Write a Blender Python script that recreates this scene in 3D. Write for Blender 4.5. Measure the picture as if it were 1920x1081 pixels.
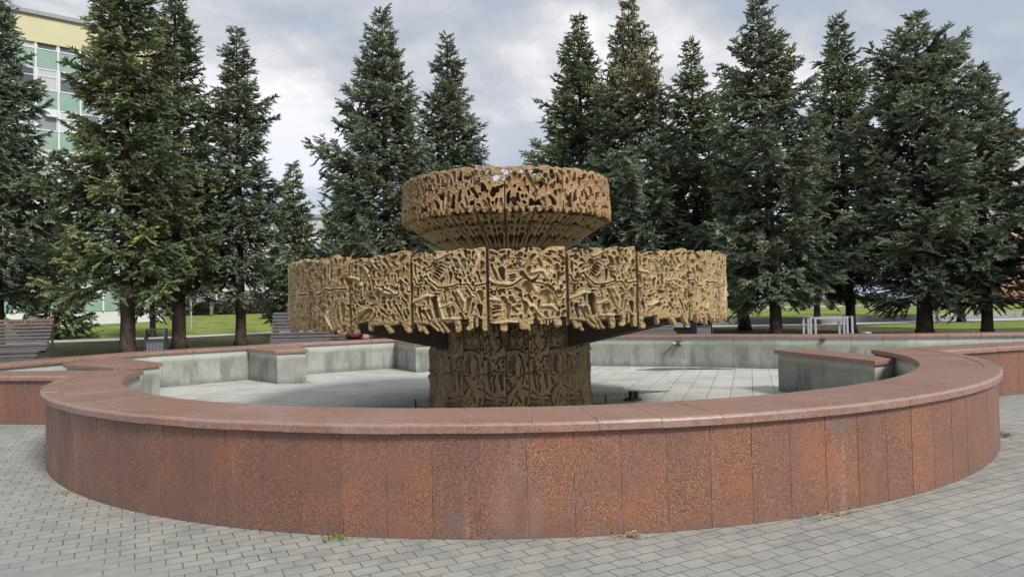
import bpy, math, random
import numpy as np
from mathutils import Matrix, Vector
R_=math.radians
rng=np.random.default_rng(7); random.seed(7)
for o in list(bpy.data.objects): bpy.data.objects.remove(o)
S=bpy.context.scene; COL=S.collection
# ---------------- camera -----------------
cam=bpy.data.cameras.new('camera'); co=bpy.data.objects.new('camera',cam); COL.objects.link(co); S.camera=co
PIT,ROL=.0229,-.0225
F_=Vector((0,math.cos(PIT),math.sin(PIT))); Uv=Vector((0,-math.sin(PIT),math.cos(PIT))); Rv=Vector((1,0,0))
R2=Rv*math.cos(ROL)+Uv*math.sin(ROL); U2=-Rv*math.sin(ROL)+Uv*math.cos(ROL)
M=Matrix((( R2.x,U2.x,-F_.x,0),(R2.y,U2.y,-F_.y,0),(R2.z,U2.z,-F_.z,1.6),(0,0,0,1)))
co.matrix_world=M; cam.sensor_width=36; cam.lens=1331/1920*36; cam.clip_end=3000; cam.clip_start=.05
# ---------------- light ------------------
SUN_EL,SUN_AZ=R_(42),R_(142)      # azimuth clockwise from +Y: from the right, slightly behind the camera
w=bpy.data.worlds.new("World"); S.world=w; w.use_nodes=True; nt=w.node_tree; nt.nodes.clear()
def N(t,typ,**k):
    n=t.nodes.new(typ)
    for a,b in k.items(): setattr(n,a,b)
    return n
def L(t,a,b): t.links.new(a,b)
sky=N(nt,'ShaderNodeTexSky',sky_type='NISHITA',sun_disc=False,sun_elevation=SUN_EL,sun_rotation=SUN_AZ)
tc=N(nt,'ShaderNodeTexCoord'); mp=N(nt,'ShaderNodeMapping'); mp.inputs['Scale'].default_value=(1,1,1.9); mp.inputs['Location'].default_value=(.35,.2,.1)
n1=N(nt,'ShaderNodeTexNoise'); n1.inputs['Scale'].default_value=3.0; n1.inputs['Detail'].default_value=8; n1.inputs['Roughness'].default_value=.56; n1.inputs['Distortion'].default_value=.25
cr=N(nt,'ShaderNodeValToRGB'); e=cr.color_ramp.elements; e[0].position=.40; e[0].color=(3.4,3.75,4.4,1); e[1].position=.61; e[1].color=(7.2,7.05,7.15,1)
m_=cr.color_ramp.elements.new(.5); m_.color=(4.6,4.75,5.05,1)
cv=N(nt,'ShaderNodeValToRGB'); e=cv.color_ramp.elements; e[0].position=.30; e[0].color=(.88,.88,.88,1); e[1].position=.5; e[1].color=(.97,.97,.97,1)
mx=N(nt,'ShaderNodeMix',data_type='RGBA'); bg=N(nt,'ShaderNodeBackground'); bg.inputs[1].default_value=.1; out=N(nt,'ShaderNodeOutputWorld')
L(nt,tc.outputs['Generated'],mp.inputs[0]); L(nt,mp.outputs[0],n1.inputs['Vector']); L(nt,n1.outputs[0],cr.inputs[0]); L(nt,n1.outputs[0],cv.inputs[0])
L(nt,cv.outputs[0],mx.inputs[0]); L(nt,sky.outputs[0],mx.inputs[6])
sx=N(nt,'ShaderNodeSeparateXYZ'); L(nt,tc.outputs['Generated'],sx.inputs[0])
er=N(nt,'ShaderNodeMapRange'); er.inputs[1].default_value=.02; er.inputs[2].default_value=.30; er.inputs[3].default_value=0; er.inputs[4].default_value=1; L(nt,sx.outputs[2],er.inputs[0])
mb=N(nt,'ShaderNodeMix',data_type='RGBA',blend_type='MULTIPLY'); mb.inputs[0].default_value=1
lo=N(nt,'ShaderNodeMix',data_type='RGBA'); lo.inputs[6].default_value=(.66,.77,.96,1); lo.inputs[7].default_value=(1,1,1,1); L(nt,er.outputs[0],lo.inputs[0])
L(nt,cr.outputs[0],mb.inputs[6]); L(nt,lo.outputs[2],mb.inputs[7]); L(nt,mb.outputs[2],mx.inputs[7]); L(nt,mx.outputs[2],bg.inputs[0]); L(nt,bg.outputs[0],out.inputs[0])
sl=bpy.data.lights.new('sun','SUN'); sl.energy=2.5; sl.angle=R_(14); sl.color=(1,.96,.88)
so=bpy.data.objects.new('sun',sl); COL.objects.link(so)
sd=Vector((math.sin(SUN_AZ)*math.cos(SUN_EL),math.cos(SUN_AZ)*math.cos(SUN_EL),math.sin(SUN_EL)))
so.rotation_euler=sd.to_track_quat('Z','Y').to_euler()
S.view_settings.view_transform='Standard'; S.view_settings.look='None'; S.view_settings.exposure=.52; S.view_settings.gamma=1
S.render.engine='CYCLES'
# ---------------- object helpers -----------------
def link(o,parent=None):
    COL.objects.link(o)
    if parent: o.parent=parent
    return o
def thing(name,label,cat,loc=(0,0,0),rz=0,group=None):
    o=bpy.data.objects.new(name,None); o.location=loc; o.rotation_euler=(0,0,rz); link(o); o['label']=label; o['category']=cat
    if group: o['group']=group
    return o
def tag(o,label,cat,group=None):
    o['label']=label; o['category']=cat
    if group: o['group']=group
    return o
def mesh(name,v,f,mat,parent=None,smooth=False,kind=None,bevel=0):
    me=bpy.data.meshes.new(name); me.from_pydata([tuple(map(float,p)) for p in v],[],f); me.validate()
    me.materials.append(mat)
    if smooth: me.polygons.foreach_set('use_smooth',[True]*len(me.polygons))
    o=bpy.data.objects.new(name,me); link(o,parent)
    if kind: o['kind']=kind
    if bevel:
        b=o.modifiers.new('b','BEVEL'); b.width=bevel; b.segments=2; b.limit_method='ANGLE'; b.angle_limit=R_(40)
    return o
def fast_mesh(name,V,Fq,mat,smooth=None,attr=None):
    V=np.asarray(V,np.float32); Fq=np.asarray(Fq,np.int32); k=Fq.shape[1]
    me=bpy.data.meshes.new(name); me.vertices.add(len(V)); me.vertices.foreach_set('co',V.ravel())
    me.loops.add(Fq.size); me.loops.foreach_set('vertex_index',Fq.ravel())
    me.polygons.add(len(Fq)); me.polygons.foreach_set('loop_start',np.arange(0,Fq.size,k,dtype=np.int32)); me.polygons.foreach_set('loop_total',np.full(len(Fq),k,np.int32))
    if smooth is not None: me.polygons.foreach_set('use_smooth',smooth)
    if attr is not None:
        a=me.attributes.new('tint','FLOAT','POINT'); a.data.foreach_set('value',np.asarray(attr,np.float32))
    me.update(calc_edges=True); me.materials.append(mat); return me
class MB:
    def __init__(s): s.v=[]; s.f=[]
    def add(s,v,f):
        n=len(s.v); s.v+=list(v); s.f+=[tuple(i+n for i in q) for q in f]; return s
    def prism(s,plan,z0,z1):      # convex/any plan polygon (ccw), flat ends
        n=len(plan); v=[(x,y,z0) for x,y in plan]+[(x,y,z1) for x,y in plan]
        f=[tuple(range(n-1,-1,-1)),tuple(range(n,2*n))]+[(i,(i+1)%n,(i+1)%n+n,i+n) for i in range(n)]
        return s.add(v,f)
    def box(s,x0,x1,y0,y1,z0,z1): return s.prism([(x0,y0),(x1,y0),(x1,y1),(x0,y1)],z0,z1)
    def obox(s,a,b,wd,h,up=(0,0,1)):   # bar from a to b with section wd x h
        a=Vector(a); b=Vector(b); d=(b-a).normalized(); u=Vector(up)
        if abs(d.dot(u))>.98: u=Vector((0,1,0))
        sdv=d.cross(u).normalized()*wd/2; uu=sdv.cross(d).normalized()*h/2
        v=[tuple(p+i*sdv+j*uu) for p in (a,b) for i,j in ((-1,-1),(1,-1),(1,1),(-1,1))]
        return s.add(v,[(3,2,1,0),(4,5,6,7),(0,1,5,4),(1,2,6,5),(2,3,7,6),(3,0,4,7)])
    def tube(s,pts,rad,n=10,cap=True):
        pts=[Vector([float(c) for c in p]) for p in pts]; rad=[float(r) for r in rad] if isinstance(rad,(list,tuple)) else [float(rad)]*len(pts); v=[];f=[]
        for i,p in enumerate(pts):
            d=(pts[min(i+1,len(pts)-1)]-pts[max(i-1,0)]).normalized(); u=Vector((0,0,1)) if abs(d.z)<.95 else Vector((0,1,0))
            a=d.cross(u).normalized(); b=a.cross(d).normalized()
            v+=[tuple(p+rad[i]*(math.cos(2*math.pi*j/n)*a+math.sin(2*math.pi*j/n)*b)) for j in range(n)]
        for i in range(len(pts)-1):
            for j in range(n): f.append((i*n+j,i*n+(j+1)%n,(i+1)*n+(j+1)%n,(i+1)*n+j))
        if cap: f+=[tuple(range(n-1,-1,-1)),tuple((len(pts)-1)*n+j for j in range(n))]
        return s.add(v,f)
    def lathe(s,prof,n=32,c=(0,0)):
        v=[(c[0]+r*math.cos(2*math.pi*j/n),c[1]+r*math.sin(2*math.pi*j/n),z) for r,z in prof for j in range(n)]
        f=[(i*n+j,i*n+(j+1)%n,(i+1)*n+(j+1)%n,(i+1)*n+j) for i in range(len(prof)-1) for j in range(n)]
        return s.add(v,f)
    def build(s,name,mat,parent=None,**k): return mesh(name,s.v,s.f,mat,parent,**k)
# ---------------- materials -----------------
class Mat:
    def __init__(s,name,rough=.8,spec=.3,metal=0):
        s.m=bpy.data.materials.new(name); s.m.use_nodes=True; s.t=s.m.node_tree; s.p=s.t.nodes['Principled BSDF']
        s.p.inputs['Roughness'].default_value=rough; s.p.inputs['Specular IOR Level'].default_value=spec; s.p.inputs['Metallic'].default_value=metal
        s.tc=N(s.t,'ShaderNodeTexCoord').outputs['Object']
    def col(s,c):
        if isinstance(c,(tuple,list)): s.p.inputs['Base Color'].default_value=(*c,1)
        else: L(s.t,c,s.p.inputs['Base Color'])
        return s
    def map(s,scale=(1,1,1),rot=(0,0,0),loc=(0,0,0),src=None):
        n=N(s.t,'ShaderNodeMapping'); n.inputs['Scale'].default_value=scale; n.inputs['Rotation'].default_value=rot; n.inputs['Location'].default_value=loc
        L(s.t,src or s.tc,n.inputs[0]); return n.outputs[0]
    def noise(s,scale,detail=4,rough=.55,vec=None,dist=0):
        n=N(s.t,'ShaderNodeTexNoise'); n.inputs['Scale'].default_value=scale; n.inputs['Detail'].default_value=detail; n.inputs['Roughness'].default_value=rough; n.inputs['Distortion'].default_value=dist
        L(s.t,vec or s.tc,n.inputs['Vector']); return n.outputs[0]
    def vor(s,scale,vec=None,out='Color',feat='F1'):
        n=N(s.t,'ShaderNodeTexVoronoi',feature=feat); n.inputs['Scale'].default_value=scale; L(s.t,vec or s.tc,n.inputs['Vector']); return n.outputs[out]
    def ramp(s,fac,stops,interp='LINEAR'):
        n=N(s.t,'ShaderNodeValToRGB'); n.color_ramp.interpolation=interp; el=n.color_ramp.elements
        while len(el)<len(stops): el.new(.5)
        for i,(p,c) in enumerate(stops):
            el[i].position=p; el[i].color=(*c,1) if isinstance(c,(tuple,list)) else (c,c,c,1)
        L(s.t,fac,n.inputs[0]); return n.outputs[0]
    def mix(s,fac,a,b,mode='MIX'):
        n=N(s.t,'ShaderNodeMix',data_type='RGBA',blend_type=mode)
        for i,x in ((0,fac),(6,a),(7,b)):
            if isinstance(x,(int,float)): n.inputs[i].default_value=x if i==0 else (x,x,x,1)
            elif isinstance(x,(tuple,list)): n.inputs[i].default_value=(*x,1)
            else: L(s.t,x,n.inputs[i])
        return n.outputs[2]
    def math(s,op,a,b=0):
        n=N(s.t,'ShaderNodeMath',operation=op)
        for i,x in ((0,a),(1,b)):
            if isinstance(x,(int,float)): n.inputs[i].default_value=x
            else: L(s.t,x,n.inputs[i])
        return n.outputs[0]
    def xyz(s,v=None):
        n=N(s.t,'ShaderNodeSeparateXYZ'); L(s.t,v or s.tc,n.inputs[0]); return n.outputs
    def island(s): return N(s.t,'ShaderNodeNewGeometry').outputs['Random Per Island']
    def objrand(s): return N(s.t,'ShaderNodeObjectInfo').outputs['Random']
    def attr(s,nm): 
        n=N(s.t,'ShaderNodeAttribute',attribute_name=nm); return n.outputs['Fac']
    def bump(s,h,strength=.3,dist=.01):
        n=N(s.t,'ShaderNodeBump'); n.inputs['Strength'].default_value=strength; n.inputs['Distance'].default_value=dist; L(s.t,h,n.inputs['Height']); L(s.t,n.outputs[0],s.p.inputs['Normal']); return s
    def rough(s,r): L(s.t,r,s.p.inputs['Roughness']); return s
def spot(m,c,rad,soft=.05,nz=None):   # stain mask around a world point
    n=N(m.t,'ShaderNodeVectorMath',operation='DISTANCE'); L(m.t,m.tc,n.inputs[0]); n.inputs[1].default_value=c
    d=n.outputs['Value']
    if nz is not None: d=m.math('ADD',d,m.math('MULTIPLY',nz,rad*.8))
    r=N(m.t,'ShaderNodeMapRange'); r.inputs[1].default_value=rad*1.4+soft; r.inputs[2].default_value=rad*1.4-soft; r.inputs[3].default_value=0; r.inputs[4].default_value=1
    L(m.t,d,r.inputs[0]); return r.outputs[0]
def granite(name,cap=False):
    m=Mat(name,.5 if not cap else .36,.5)
    isl=m.island()
    sp=m.vor(230); s1=m.xyz(sp)
    grain=m.ramp(s1[0],[(0,(.065,.034,.029)),(.25,(.135,.064,.047)),(.55,(.25,.105,.066)),(.8,(.36,.160,.095)),(1,(.46,.28,.19))])
    gr2=m.ramp(m.noise(95,3,.7),[(.35,(.72,.70,.68)),(.65,(1.22,1.2,1.18))])
    c=m.mix(1,grain,gr2,'MULTIPLY')
    c=m.mix(m.ramp(m.noise(2.3,5,.65,vec=m.map(loc=(3,1,7))),[(.47,0),(.66,.55)]),c,(.31,.122,.062))
    c=m.mix(1,c,m.ramp(isl,[(0,(.80,.85,.90)),(.5,(.92,.95,.97)),(1,(1.07,1.06,1.04))]),'MULTIPLY')
    big=m.noise(1.6,5,.6)
    c=m.mix(m.ramp(big,[(.40,0),(.66,.6)]),c,(.155,.088,.078) if not cap else (.30,.19,.17))
    if cap:
        streak=m.noise(7,6,.7,vec=m.map((1,3.5,1),(0,0,.5)),dist=1.5)
        c=m.mix(m.ramp(streak,[(.46,0),(.60,.55)]),c,(.37,.255,.215))
        c=m.mix(m.ramp(m.noise(60,3,.8),[(.55,0),(.72,.5)]),c,(.52,.38,.33))
        c=m.mix(.30,c,(.27,.175,.145))
    else:
        st=m.noise(3.2,4,.6,vec=m.map((1,1,.16)))
        c=m.mix(m.ramp(st,[(.57,0),(.75,.30)]),c,(.30,.215,.20))
        c=m.mix(m.math('MULTIPLY',m.ramp(m.noise(4,4,vec=m.map((1,1,.1),loc=(9,2,0))),[(.62,0),(.70,.32)]),m.ramp(m.noise(30,3),[(.4,0),(.6,1)])),c,(.45,.38,.37))
        z=m.xyz()[2]
        dirt=m.math('MULTIPLY',m.ramp(z,[(0.0,1),(.14,0)]),m.ramp(m.noise(6,4),[(.35,0),(.62,1)]))
        c=m.mix(m.math('MULTIPLY',dirt,.6),c,(.13,.105,.09))
        nz=m.noise(9,5,.6)
        for cc,rad in (((2.45,5.36,.66),.095),((1.60,4.97,.09),.105),((2.60,5.48,.70),.05),((-.42,4.9,.12),.075),((.55,4.92,.06),.05),((3.75,6.2,.22),.07)):
            c=m.mix(m.math('MULTIPLY',m.math('MULTIPLY',spot(m,cc,rad,.035,m.noise(14,6,.75)),m.ramp(m.noise(26,4,.8),[(.38,.35),(.55,1)])),.7),c,(.16,.125,.115))
    m.col(c); m.bump(m.noise(120,3,.7),.25,.004)
    m.rough(m.ramp(m.noise(5,3),[(.3,.38),(.7,.62)])) if not cap else None
    return m.m
G_FACE=granite('red_granite'); G_CAP=granite('red_granite_coping',True)
def mk_concrete(name,dark=1.0):
    m=Mat(name,.85,.2)
    c=m.ramp(m.noise(2.2,5),[(.3,(.26*dark,.275*dark,.255*dark)),(.7,(.38*dark,.395*dark,.37*dark))])
    z=m.xyz()[2]
    c=m.mix(1,c,m.ramp(m.island(),[(0,.86),(1,1.1)]),'MULTIPLY')
    # waterline: pale clean band above, algae tint at it, dark damp streaks from it down
    wl=m.math('ADD',z,m.math('MULTIPLY',m.noise(3,3),.10))
    c=m.mix(m.ramp(wl,[(.58,0),(.66,.8)]),c,(.46*dark,.50*dark,.47*dark))
    c=m.mix(m.math('MULTIPLY',m.ramp(wl,[(.47,0),(.56,1),(.66,0)]),.6),c,(.27*dark,.29*dark,.17*dark))
    st=m.noise(2.7,5,.62,vec=m.map((1,1,.22)))
    lowf=m.ramp(wl,[(.50,1),(.62,0)])
    c=m.mix(m.math('MULTIPLY',m.math('MULTIPLY',m.ramp(st,[(.50,0),(.61,1)]),lowf),.62),c,(.12*dark,.13*dark,.125*dark))
    c=m.mix(m.math('MULTIPLY',m.ramp(m.math('ADD',z,m.math('MULTIPLY',m.noise(6,4),.22)),[(.13,1),(.26,0)]),.6),c,(.12,.13,.12))
    c=m.mix(m.ramp(m.noise(45,3,.8),[(.6,0),(.75,.25)]),c,(.08,.09,.08))
    m.col(c); m.bump(m.noise(40,4,.7),.3,.006); return m.m
CONC=mk_concrete('stained_concrete_facing')
m=Mat('joint_mortar',.95,.1); m.col(m.ramp(m.noise(9),[(.42,(.17,.14,.125)),(.58,(.42,.36,.33))])); MORTAR=m.m
def mk_pav():
    m=Mat('grey_concrete_pavers',.82,.25)
    v=m.map(rot=(0,0,R_(-28)),src=None)
    wob=N(m.t,'ShaderNodeTexNoise'); wob.inputs['Scale'].default_value=5; wob.inputs['Detail'].default_value=2; L(m.t,v,wob.inputs['Vector'])
    vm=N(m.t,'ShaderNodeVectorMath',operation='MULTIPLY_ADD'); L(m.t,wob.outputs['Color'],vm.inputs[0]); vm.inputs[1].default_value=(.028,.028,0); L(m.t,v,vm.inputs[2]); v2=vm.outputs[0]
    def brick(mort,smooth):
        b=N(m.t,'ShaderNodeTexBrick'); b.offset=.5; b.inputs['Scale'].default_value=1; b.inputs['Brick Width'].default_value=.178; b.inputs['Row Height'].default_value=.118
        b.inputs['Mortar Size'].default_value=mort; b.inputs['Mortar Smooth'].default_value=smooth; b.inputs['Color1'].default_value=(0,0,0,1); b.inputs['Color2'].default_value=(1,1,1,1); b.inputs['Mortar'].default_value=(.5,.5,.5,1); b.inputs['Bias'].default_value=0
        L(m.t,v2,b.inputs['Vector']); return b
    b=brick(.0035,.2)
    c=m.ramp(b.outputs['Color'],[(0,(.235,.240,.236)),(.5,(.262,.266,.261)),(1,(.295,.298,.291))])
    c=m.mix(m.ramp(m.noise(.7,5,.6),[(.35,0),(.7,.7)]),c,(.225,.230,.224))
    c=m.mix(m.ramp(m.noise(60,4,.8),[(.55,0),(.75,.45)]),c,(.14,.14,.135))
    c=m.mix(m.ramp(m.noise(75,2,.8),[(.66,0),(.72,.7)]),c,(.52,.51,.48))
    c=m.mix(m.ramp(m.noise(3.5,6,.75,vec=m.map(loc=(5,5,0))),[(.52,0),(.70,.5)]),c,(.35,.352,.335))
    c=m.mix(m.ramp(m.noise(28,3,.8),[(.70,0),(.74,.8)]),c,(.09,.085,.075))
    jn=m.ramp(m.noise(1.3,4,.7),[(.40,(.29,.28,.26)),(.50,(.16,.155,.14)),(.62,(.06,.06,.052))])
    # mossy damp joints close to the basin wall
    n=N(m.t,'ShaderNodeVectorMath',operation='DISTANCE'); xy=N(m.t,'ShaderNodeCombineXYZ'); sp=m.xyz(); L(m.t,sp[0],xy.inputs[0]); L(m.t,sp[1],xy.inputs[1]); L(m.t,xy.outputs[0],n.inputs[0]); n.inputs[1].default_value=(0.08,11.02,0)
    near=N(m.t,'ShaderNodeMapRange'); near.inputs[1].default_value=6.9; near.inputs[2].default_value=6.2; L(m.t,m.math('ADD',n.outputs['Value'],m.math('MULTIPLY',m.noise(3,3),-.8)),near.inputs[0])
    jn=m.mix(m.math('MULTIPLY',near.outputs[0],.7),jn,(.05,.052,.03))
    c=m.mix(m.math('MULTIPLY',m.math('MULTIPLY',near.outputs[0],m.ramp(m.noise(4,4),[(.4,0),(.6,1)])),.55),c,(.37,.36,.31))
    fac=b.outputs['Fac']
    c=m.mix(fac,c,jn)
    edge=N(m.t,'ShaderNodeVectorMath',operation='DISTANCE')
    m.col(c)
    b2=brick(.009,1.0)
    h=m.math('ADD',m.math('MULTIPLY',b2.outputs['Fac'],-1),m.math('MULTIPLY',m.noise(50,4,.7),.35))
    h=m.math('ADD',h,m.math('MULTIPLY',b.outputs['Color'],.35))
    m.bump(h,.6,.006); return m.m
PAV=mk_pav()
def mk_floor():
    m=Mat('pale_floor_slabs',.62,.35)
    v=m.map(rot=(0,0,R_(18.5)))
    b=N(m.t,'ShaderNodeTexBrick'); b.offset=0; b.inputs['Scale'].default_value=1; b.inputs['Brick Width'].default_value=.36; b.inputs['Row Height'].default_value=.36; b.inputs['Mortar Size'].default_value=.006; b.inputs['Mortar Smooth'].default_value=.3
    b.inputs['Color1'].default_value=(0,0,0,1); b.inputs['Color2'].default_value=(1,1,1,1); L(m.t,v,b.inputs['Vector'])
    c=m.ramp(b.outputs['Color'],[(0,(.37,.37,.345)),(1,(.47,.47,.44))])
    c=m.mix(m.ramp(m.noise(.8,6,.65),[(.4,0),(.62,.7)]),c,(.53,.535,.51))
    c=m.mix(m.ramp(m.noise(1.3,6,.6,vec=m.map((1,1,1),loc=(4,2,0))),[(.50,0),(.68,.6)]),c,(.33,.32,.27))
    c=m.mix(b.outputs['Fac'],c,(.13,.135,.12)); m.col(c); m.bump(m.math('MULTIPLY',b.outputs['Fac'],-1),.5,.005); return m.m
FLOOR=mk_floor()
def mk_cast(name,cols,rs=.62):
    m=Mat(name,rs,.35)
    c=m.ramp(m.noise(3.1,6,.62),[(.30,cols[0]),(.50,cols[1]),(.68,cols[2])])
    c=m.mix(m.ramp(m.noise(9,5,.65,vec=m.map((1,1,.45))),[(.48,0),(.66,.6)]),c,cols[3])
    c=m.mix(m.ramp(m.noise(24,4,.7),[(.56,0),(.72,.55)]),c,cols[4])
    c=m.mix(m.ramp(m.noise(5,6,.65,vec=m.map((2.2,2.2,.28),loc=(3,3,1))),[(.53,0),(.66,.55)]),c,cols[0])
    c=m.mix(m.ramp(m.attr('tint'),[(.002,0),(.014,.55)]),c,cols[5])  # raised rims tinted paler: worn edges, with edge highlights put into the colour
    c=m.mix(1,c,m.ramp(m.objrand(),[(0,.90),(1,1.08)]),'MULTIPLY')
    m.col(c); m.bump(m.math('ADD',m.noise(32,5,.7),m.math('MULTIPLY',m.noise(110,3,.7),.5)),.55,.008); return m.m
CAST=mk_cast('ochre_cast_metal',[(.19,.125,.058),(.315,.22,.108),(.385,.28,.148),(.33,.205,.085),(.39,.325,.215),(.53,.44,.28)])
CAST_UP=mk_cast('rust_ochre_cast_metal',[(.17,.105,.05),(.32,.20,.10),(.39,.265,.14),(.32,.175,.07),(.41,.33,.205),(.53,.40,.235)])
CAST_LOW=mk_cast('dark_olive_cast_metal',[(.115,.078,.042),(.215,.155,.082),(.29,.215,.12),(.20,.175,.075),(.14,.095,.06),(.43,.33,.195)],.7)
m=Mat('rusty_steel',.7,.4); m.col(m.ramp(m.noise(8,5),[(.35,(.055,.035,.025)),(.65,(.12,.07,.04))])); STEEL=m.m
m=Mat('dark_steel',.6,.4); m.col((.06,.047,.035)); DSTEEL=m.m
m=Mat('grey_drum_lining',.8,.2); m.col(m.ramp(m.noise(3,5,vec=m.map((1,1,.3))),[(.35,(.19,.185,.15)),(.65,(.34,.34,.29))])); DRUM=m.m
m=Mat('timber_slats_weathered',.7,.3); g=m.noise(6,5,.7,vec=m.map((.6,6,6)))
c=m.ramp(g,[(.3,(.075,.065,.065)),(.7,(.16,.145,.15))]); m.col(m.mix(1,c,m.ramp(m.island(),[(0,.75),(1,1.2)]),'MULTIPLY')); SLAT=m.m
m=Mat('timber_slats_brown',.6,.35); m.col(m.ramp(m.noise(6,5,.7,vec=m.map((.6,6,6))),[(.3,(.10,.06,.05)),(.7,(.19,.12,.105))])); SLATB=m.m
m=Mat('anthracite_metal',.45,.5); m.col((.05,.052,.058)); ANTH=m.m
m=Mat('grey_painted_metal',.5,.4); m.col((.34,.36,.38)); GREYM=m.m
m=Mat('white_painted_metal',.5,.4); m.col(m.ramp(m.noise(12),[(.3,(.30,.32,.36)),(.7,(.43,.44,.47))])); WHITEM=m.m
def mk_soil():
    m=Mat('needle_litter_soil',.95,.1)
    c=m.ramp(m.noise(1.5,7,.7),[(.35,(.055,.05,.032)),(.52,(.09,.085,.045)),(.68,(.14,.15,.06))]); m.col(c); m.bump(m.noise(14,6,.7),.6,.05); return m.m
SOIL=mk_soil()
def mk_grass():
    m=Mat('spring_lawn',.9,.15)
    c=m.ramp(m.noise(.55,6,.7,vec=m.map((1,1.6,1))),[(.34,(.115,.19,.035)),(.5,(.20,.26,.055)),(.66,(.32,.30,.11))])
    c=m.mix(m.ramp(m.noise(7,5,.8),[(.42,0),(.66,.6)]),c,(.10,.14,.035)); m.col(c); m.bump(m.noise(9,6,.75),.8,.08); return m.m
GRASS=mk_grass()
m=Mat('asphalt_path',.85,.2); m.col(m.ramp(m.noise(3,6),[(.3,(.40,.41,.43)),(.7,(.50,.51,.53))])); PATH=m.m
m=Mat('kerb_concrete',.85,.2); m.col(m.ramp(m.noise(2,6),[(.3,(.26,.26,.26)),(.7,(.36,.36,.355))])); KERB=m.m
# ---------------- ground -----------------
CX,CY=0.08,11.02
mesh('ground',[(-900,-300,-.012),(900,-300,-.012),(900,1500,-.012),(-900,1500,-.012)],[(0,1,2,3)],SOIL,kind='structure')
mesh('plaza_paving',[(-60,-30,0),(60,-30,0),(60,14.6,0),(-60,14.6,0)],[(0,1,2,3)],PAV,kind='structure')
# inner outline of the basin: far wall polygon (left corner -> right)
FAR=[(-9.15,11.15),(-8.75,12.3),(-8.33,13.3),(-7.69,15.0),(-6.16,16.42),(-5.14,17.45),(-3.1,18.72),(-1.2,18.95),(.6,18.6),(1.92,18.06),(3.12,17.59),(4.32,17.13),(5.98,16.2),(8.45,15.2),(10.7,14.8),(12.9,14.4)]
fl=[(12.6,13.2),(6.1,10.85)]+[(CX+6.0*math.cos(a),CY+6.0*math.sin(a)) for a in np.linspace(R_(-2),R_(-178),40)]+[(-6.1,10.55),(-9.0,11.0)]
fl=[(x,y) for x,y in fl]
pl=[(x,y+.05) for x,y in FAR]
fpoly=pl+fl
mesh('basin_floor',[(x,y,.006) for x,y in fpoly],[tuple(range(len(fpoly)-1,-1,-1))],FLOOR,kind='structure')
# ---------------- walls -----------------
class Plan:           # polyline in plan with mitred offsets; off>0 is to the left of travel
    def __init__(s,pts):
        s.p=[np.array(q,float) for q in pts]; s.seg=[np.linalg.norm(b-a) for a,b in zip(s.p,s.p[1:])]; s.cum=np.concatenate([[0],np.cumsum(s.seg)]); s.L=s.cum[-1]
        nr=[]
        for a,b in zip(s.p,s.p[1:]): d=(b-a)/np.linalg.norm(b-a); nr.append(np.array([-d[1],d[0]]))
        s.mit=[]
        for i in range(len(s.p)):
            if i==0: s.mit.append(nr[0])
            elif i==len(s.p)-1: s.mit.append(nr[-1])
            else:
                mm=nr[i-1]+nr[i]; mm/=np.linalg.norm(mm); s.mit.append(mm/max(.3,mm@nr[i]))
    def __call__(s,t,off):
        k=min(max(int(np.searchsorted(s.cum,t,side='right'))-1,0),len(s.seg)-1); u=(t-s.cum[k])/s.seg[k]
        q=(s.p[k]+s.mit[k]*off)*(1-u)+(s.p[k+1]+s.mit[k+1]*off)*u; return q[0],q[1]
    def knots(s,a,b): return [a]+[c for c in s.cum if a+1e-4<c<b-1e-4]+[b]
class Arc:
    def __init__(s,cx,cy,r,a0,a1): s.c=(cx,cy); s.r=r; s.a0=a0; s.a1=a1; s.L=r*abs(a1-a0); s.sg=1 if a1>a0 else -1
    def __call__(s,t,off):
        a=s.a0+s.sg*t/s.r; r=s.r-off*s.sg; return s.c[0]+r*math.cos(a),s.c[1]+r*math.sin(a)
    def knots(s,a,b):
        n=max(2,int((b-a)/.11)+1); return list(np.linspace(a,b,n))
def stones(P,prof,step,gap=.005,jit=0,start=0,end=None):
    """row of separate stones swept along plan P; prof = ccw list of (off,z)"""
    mb=MB(); end=P.L if end is None else end; n=max(1,round((end-start)/step)); st=(end-start)/n; k=len(prof)
    for i in range(n):
        a=start+i*st+gap/2; b=start+(i+1)*st-gap/2; ks=P.knots(a,b); dz=random.uniform(-jit,jit); do=random.uniform(-jit,jit)*.6
        v=[];f=[]
        for t in ks:
            for o,z in prof:
                x,y=P(t,o+do); v.append((x,y,z+dz))
        for j in range(len(ks)-1):
            for q in range(k): f.append((j*k+q,j*k+(q+1)%k,(j+1)*k+(q+1)%k,(j+1)*k+q))
        f+=[tuple(range(k-1,-1,-1)),tuple((len(ks)-1)*k+q for q in range(k))]
        mb.add(v,f)
    return mb
def fixn(o):
    import bmesh
    bm=bmesh.new(); bm.from_mesh(o.data); bmesh.ops.recalc_face_normals(bm,faces=bm.faces); bm.to_mesh(o.data); bm.free(); return o
def rect(o0,o1,z0,z1): return [(o0,z0),(o1,z0),(o1,z1),(o0,z1)]
H=.797
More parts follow.
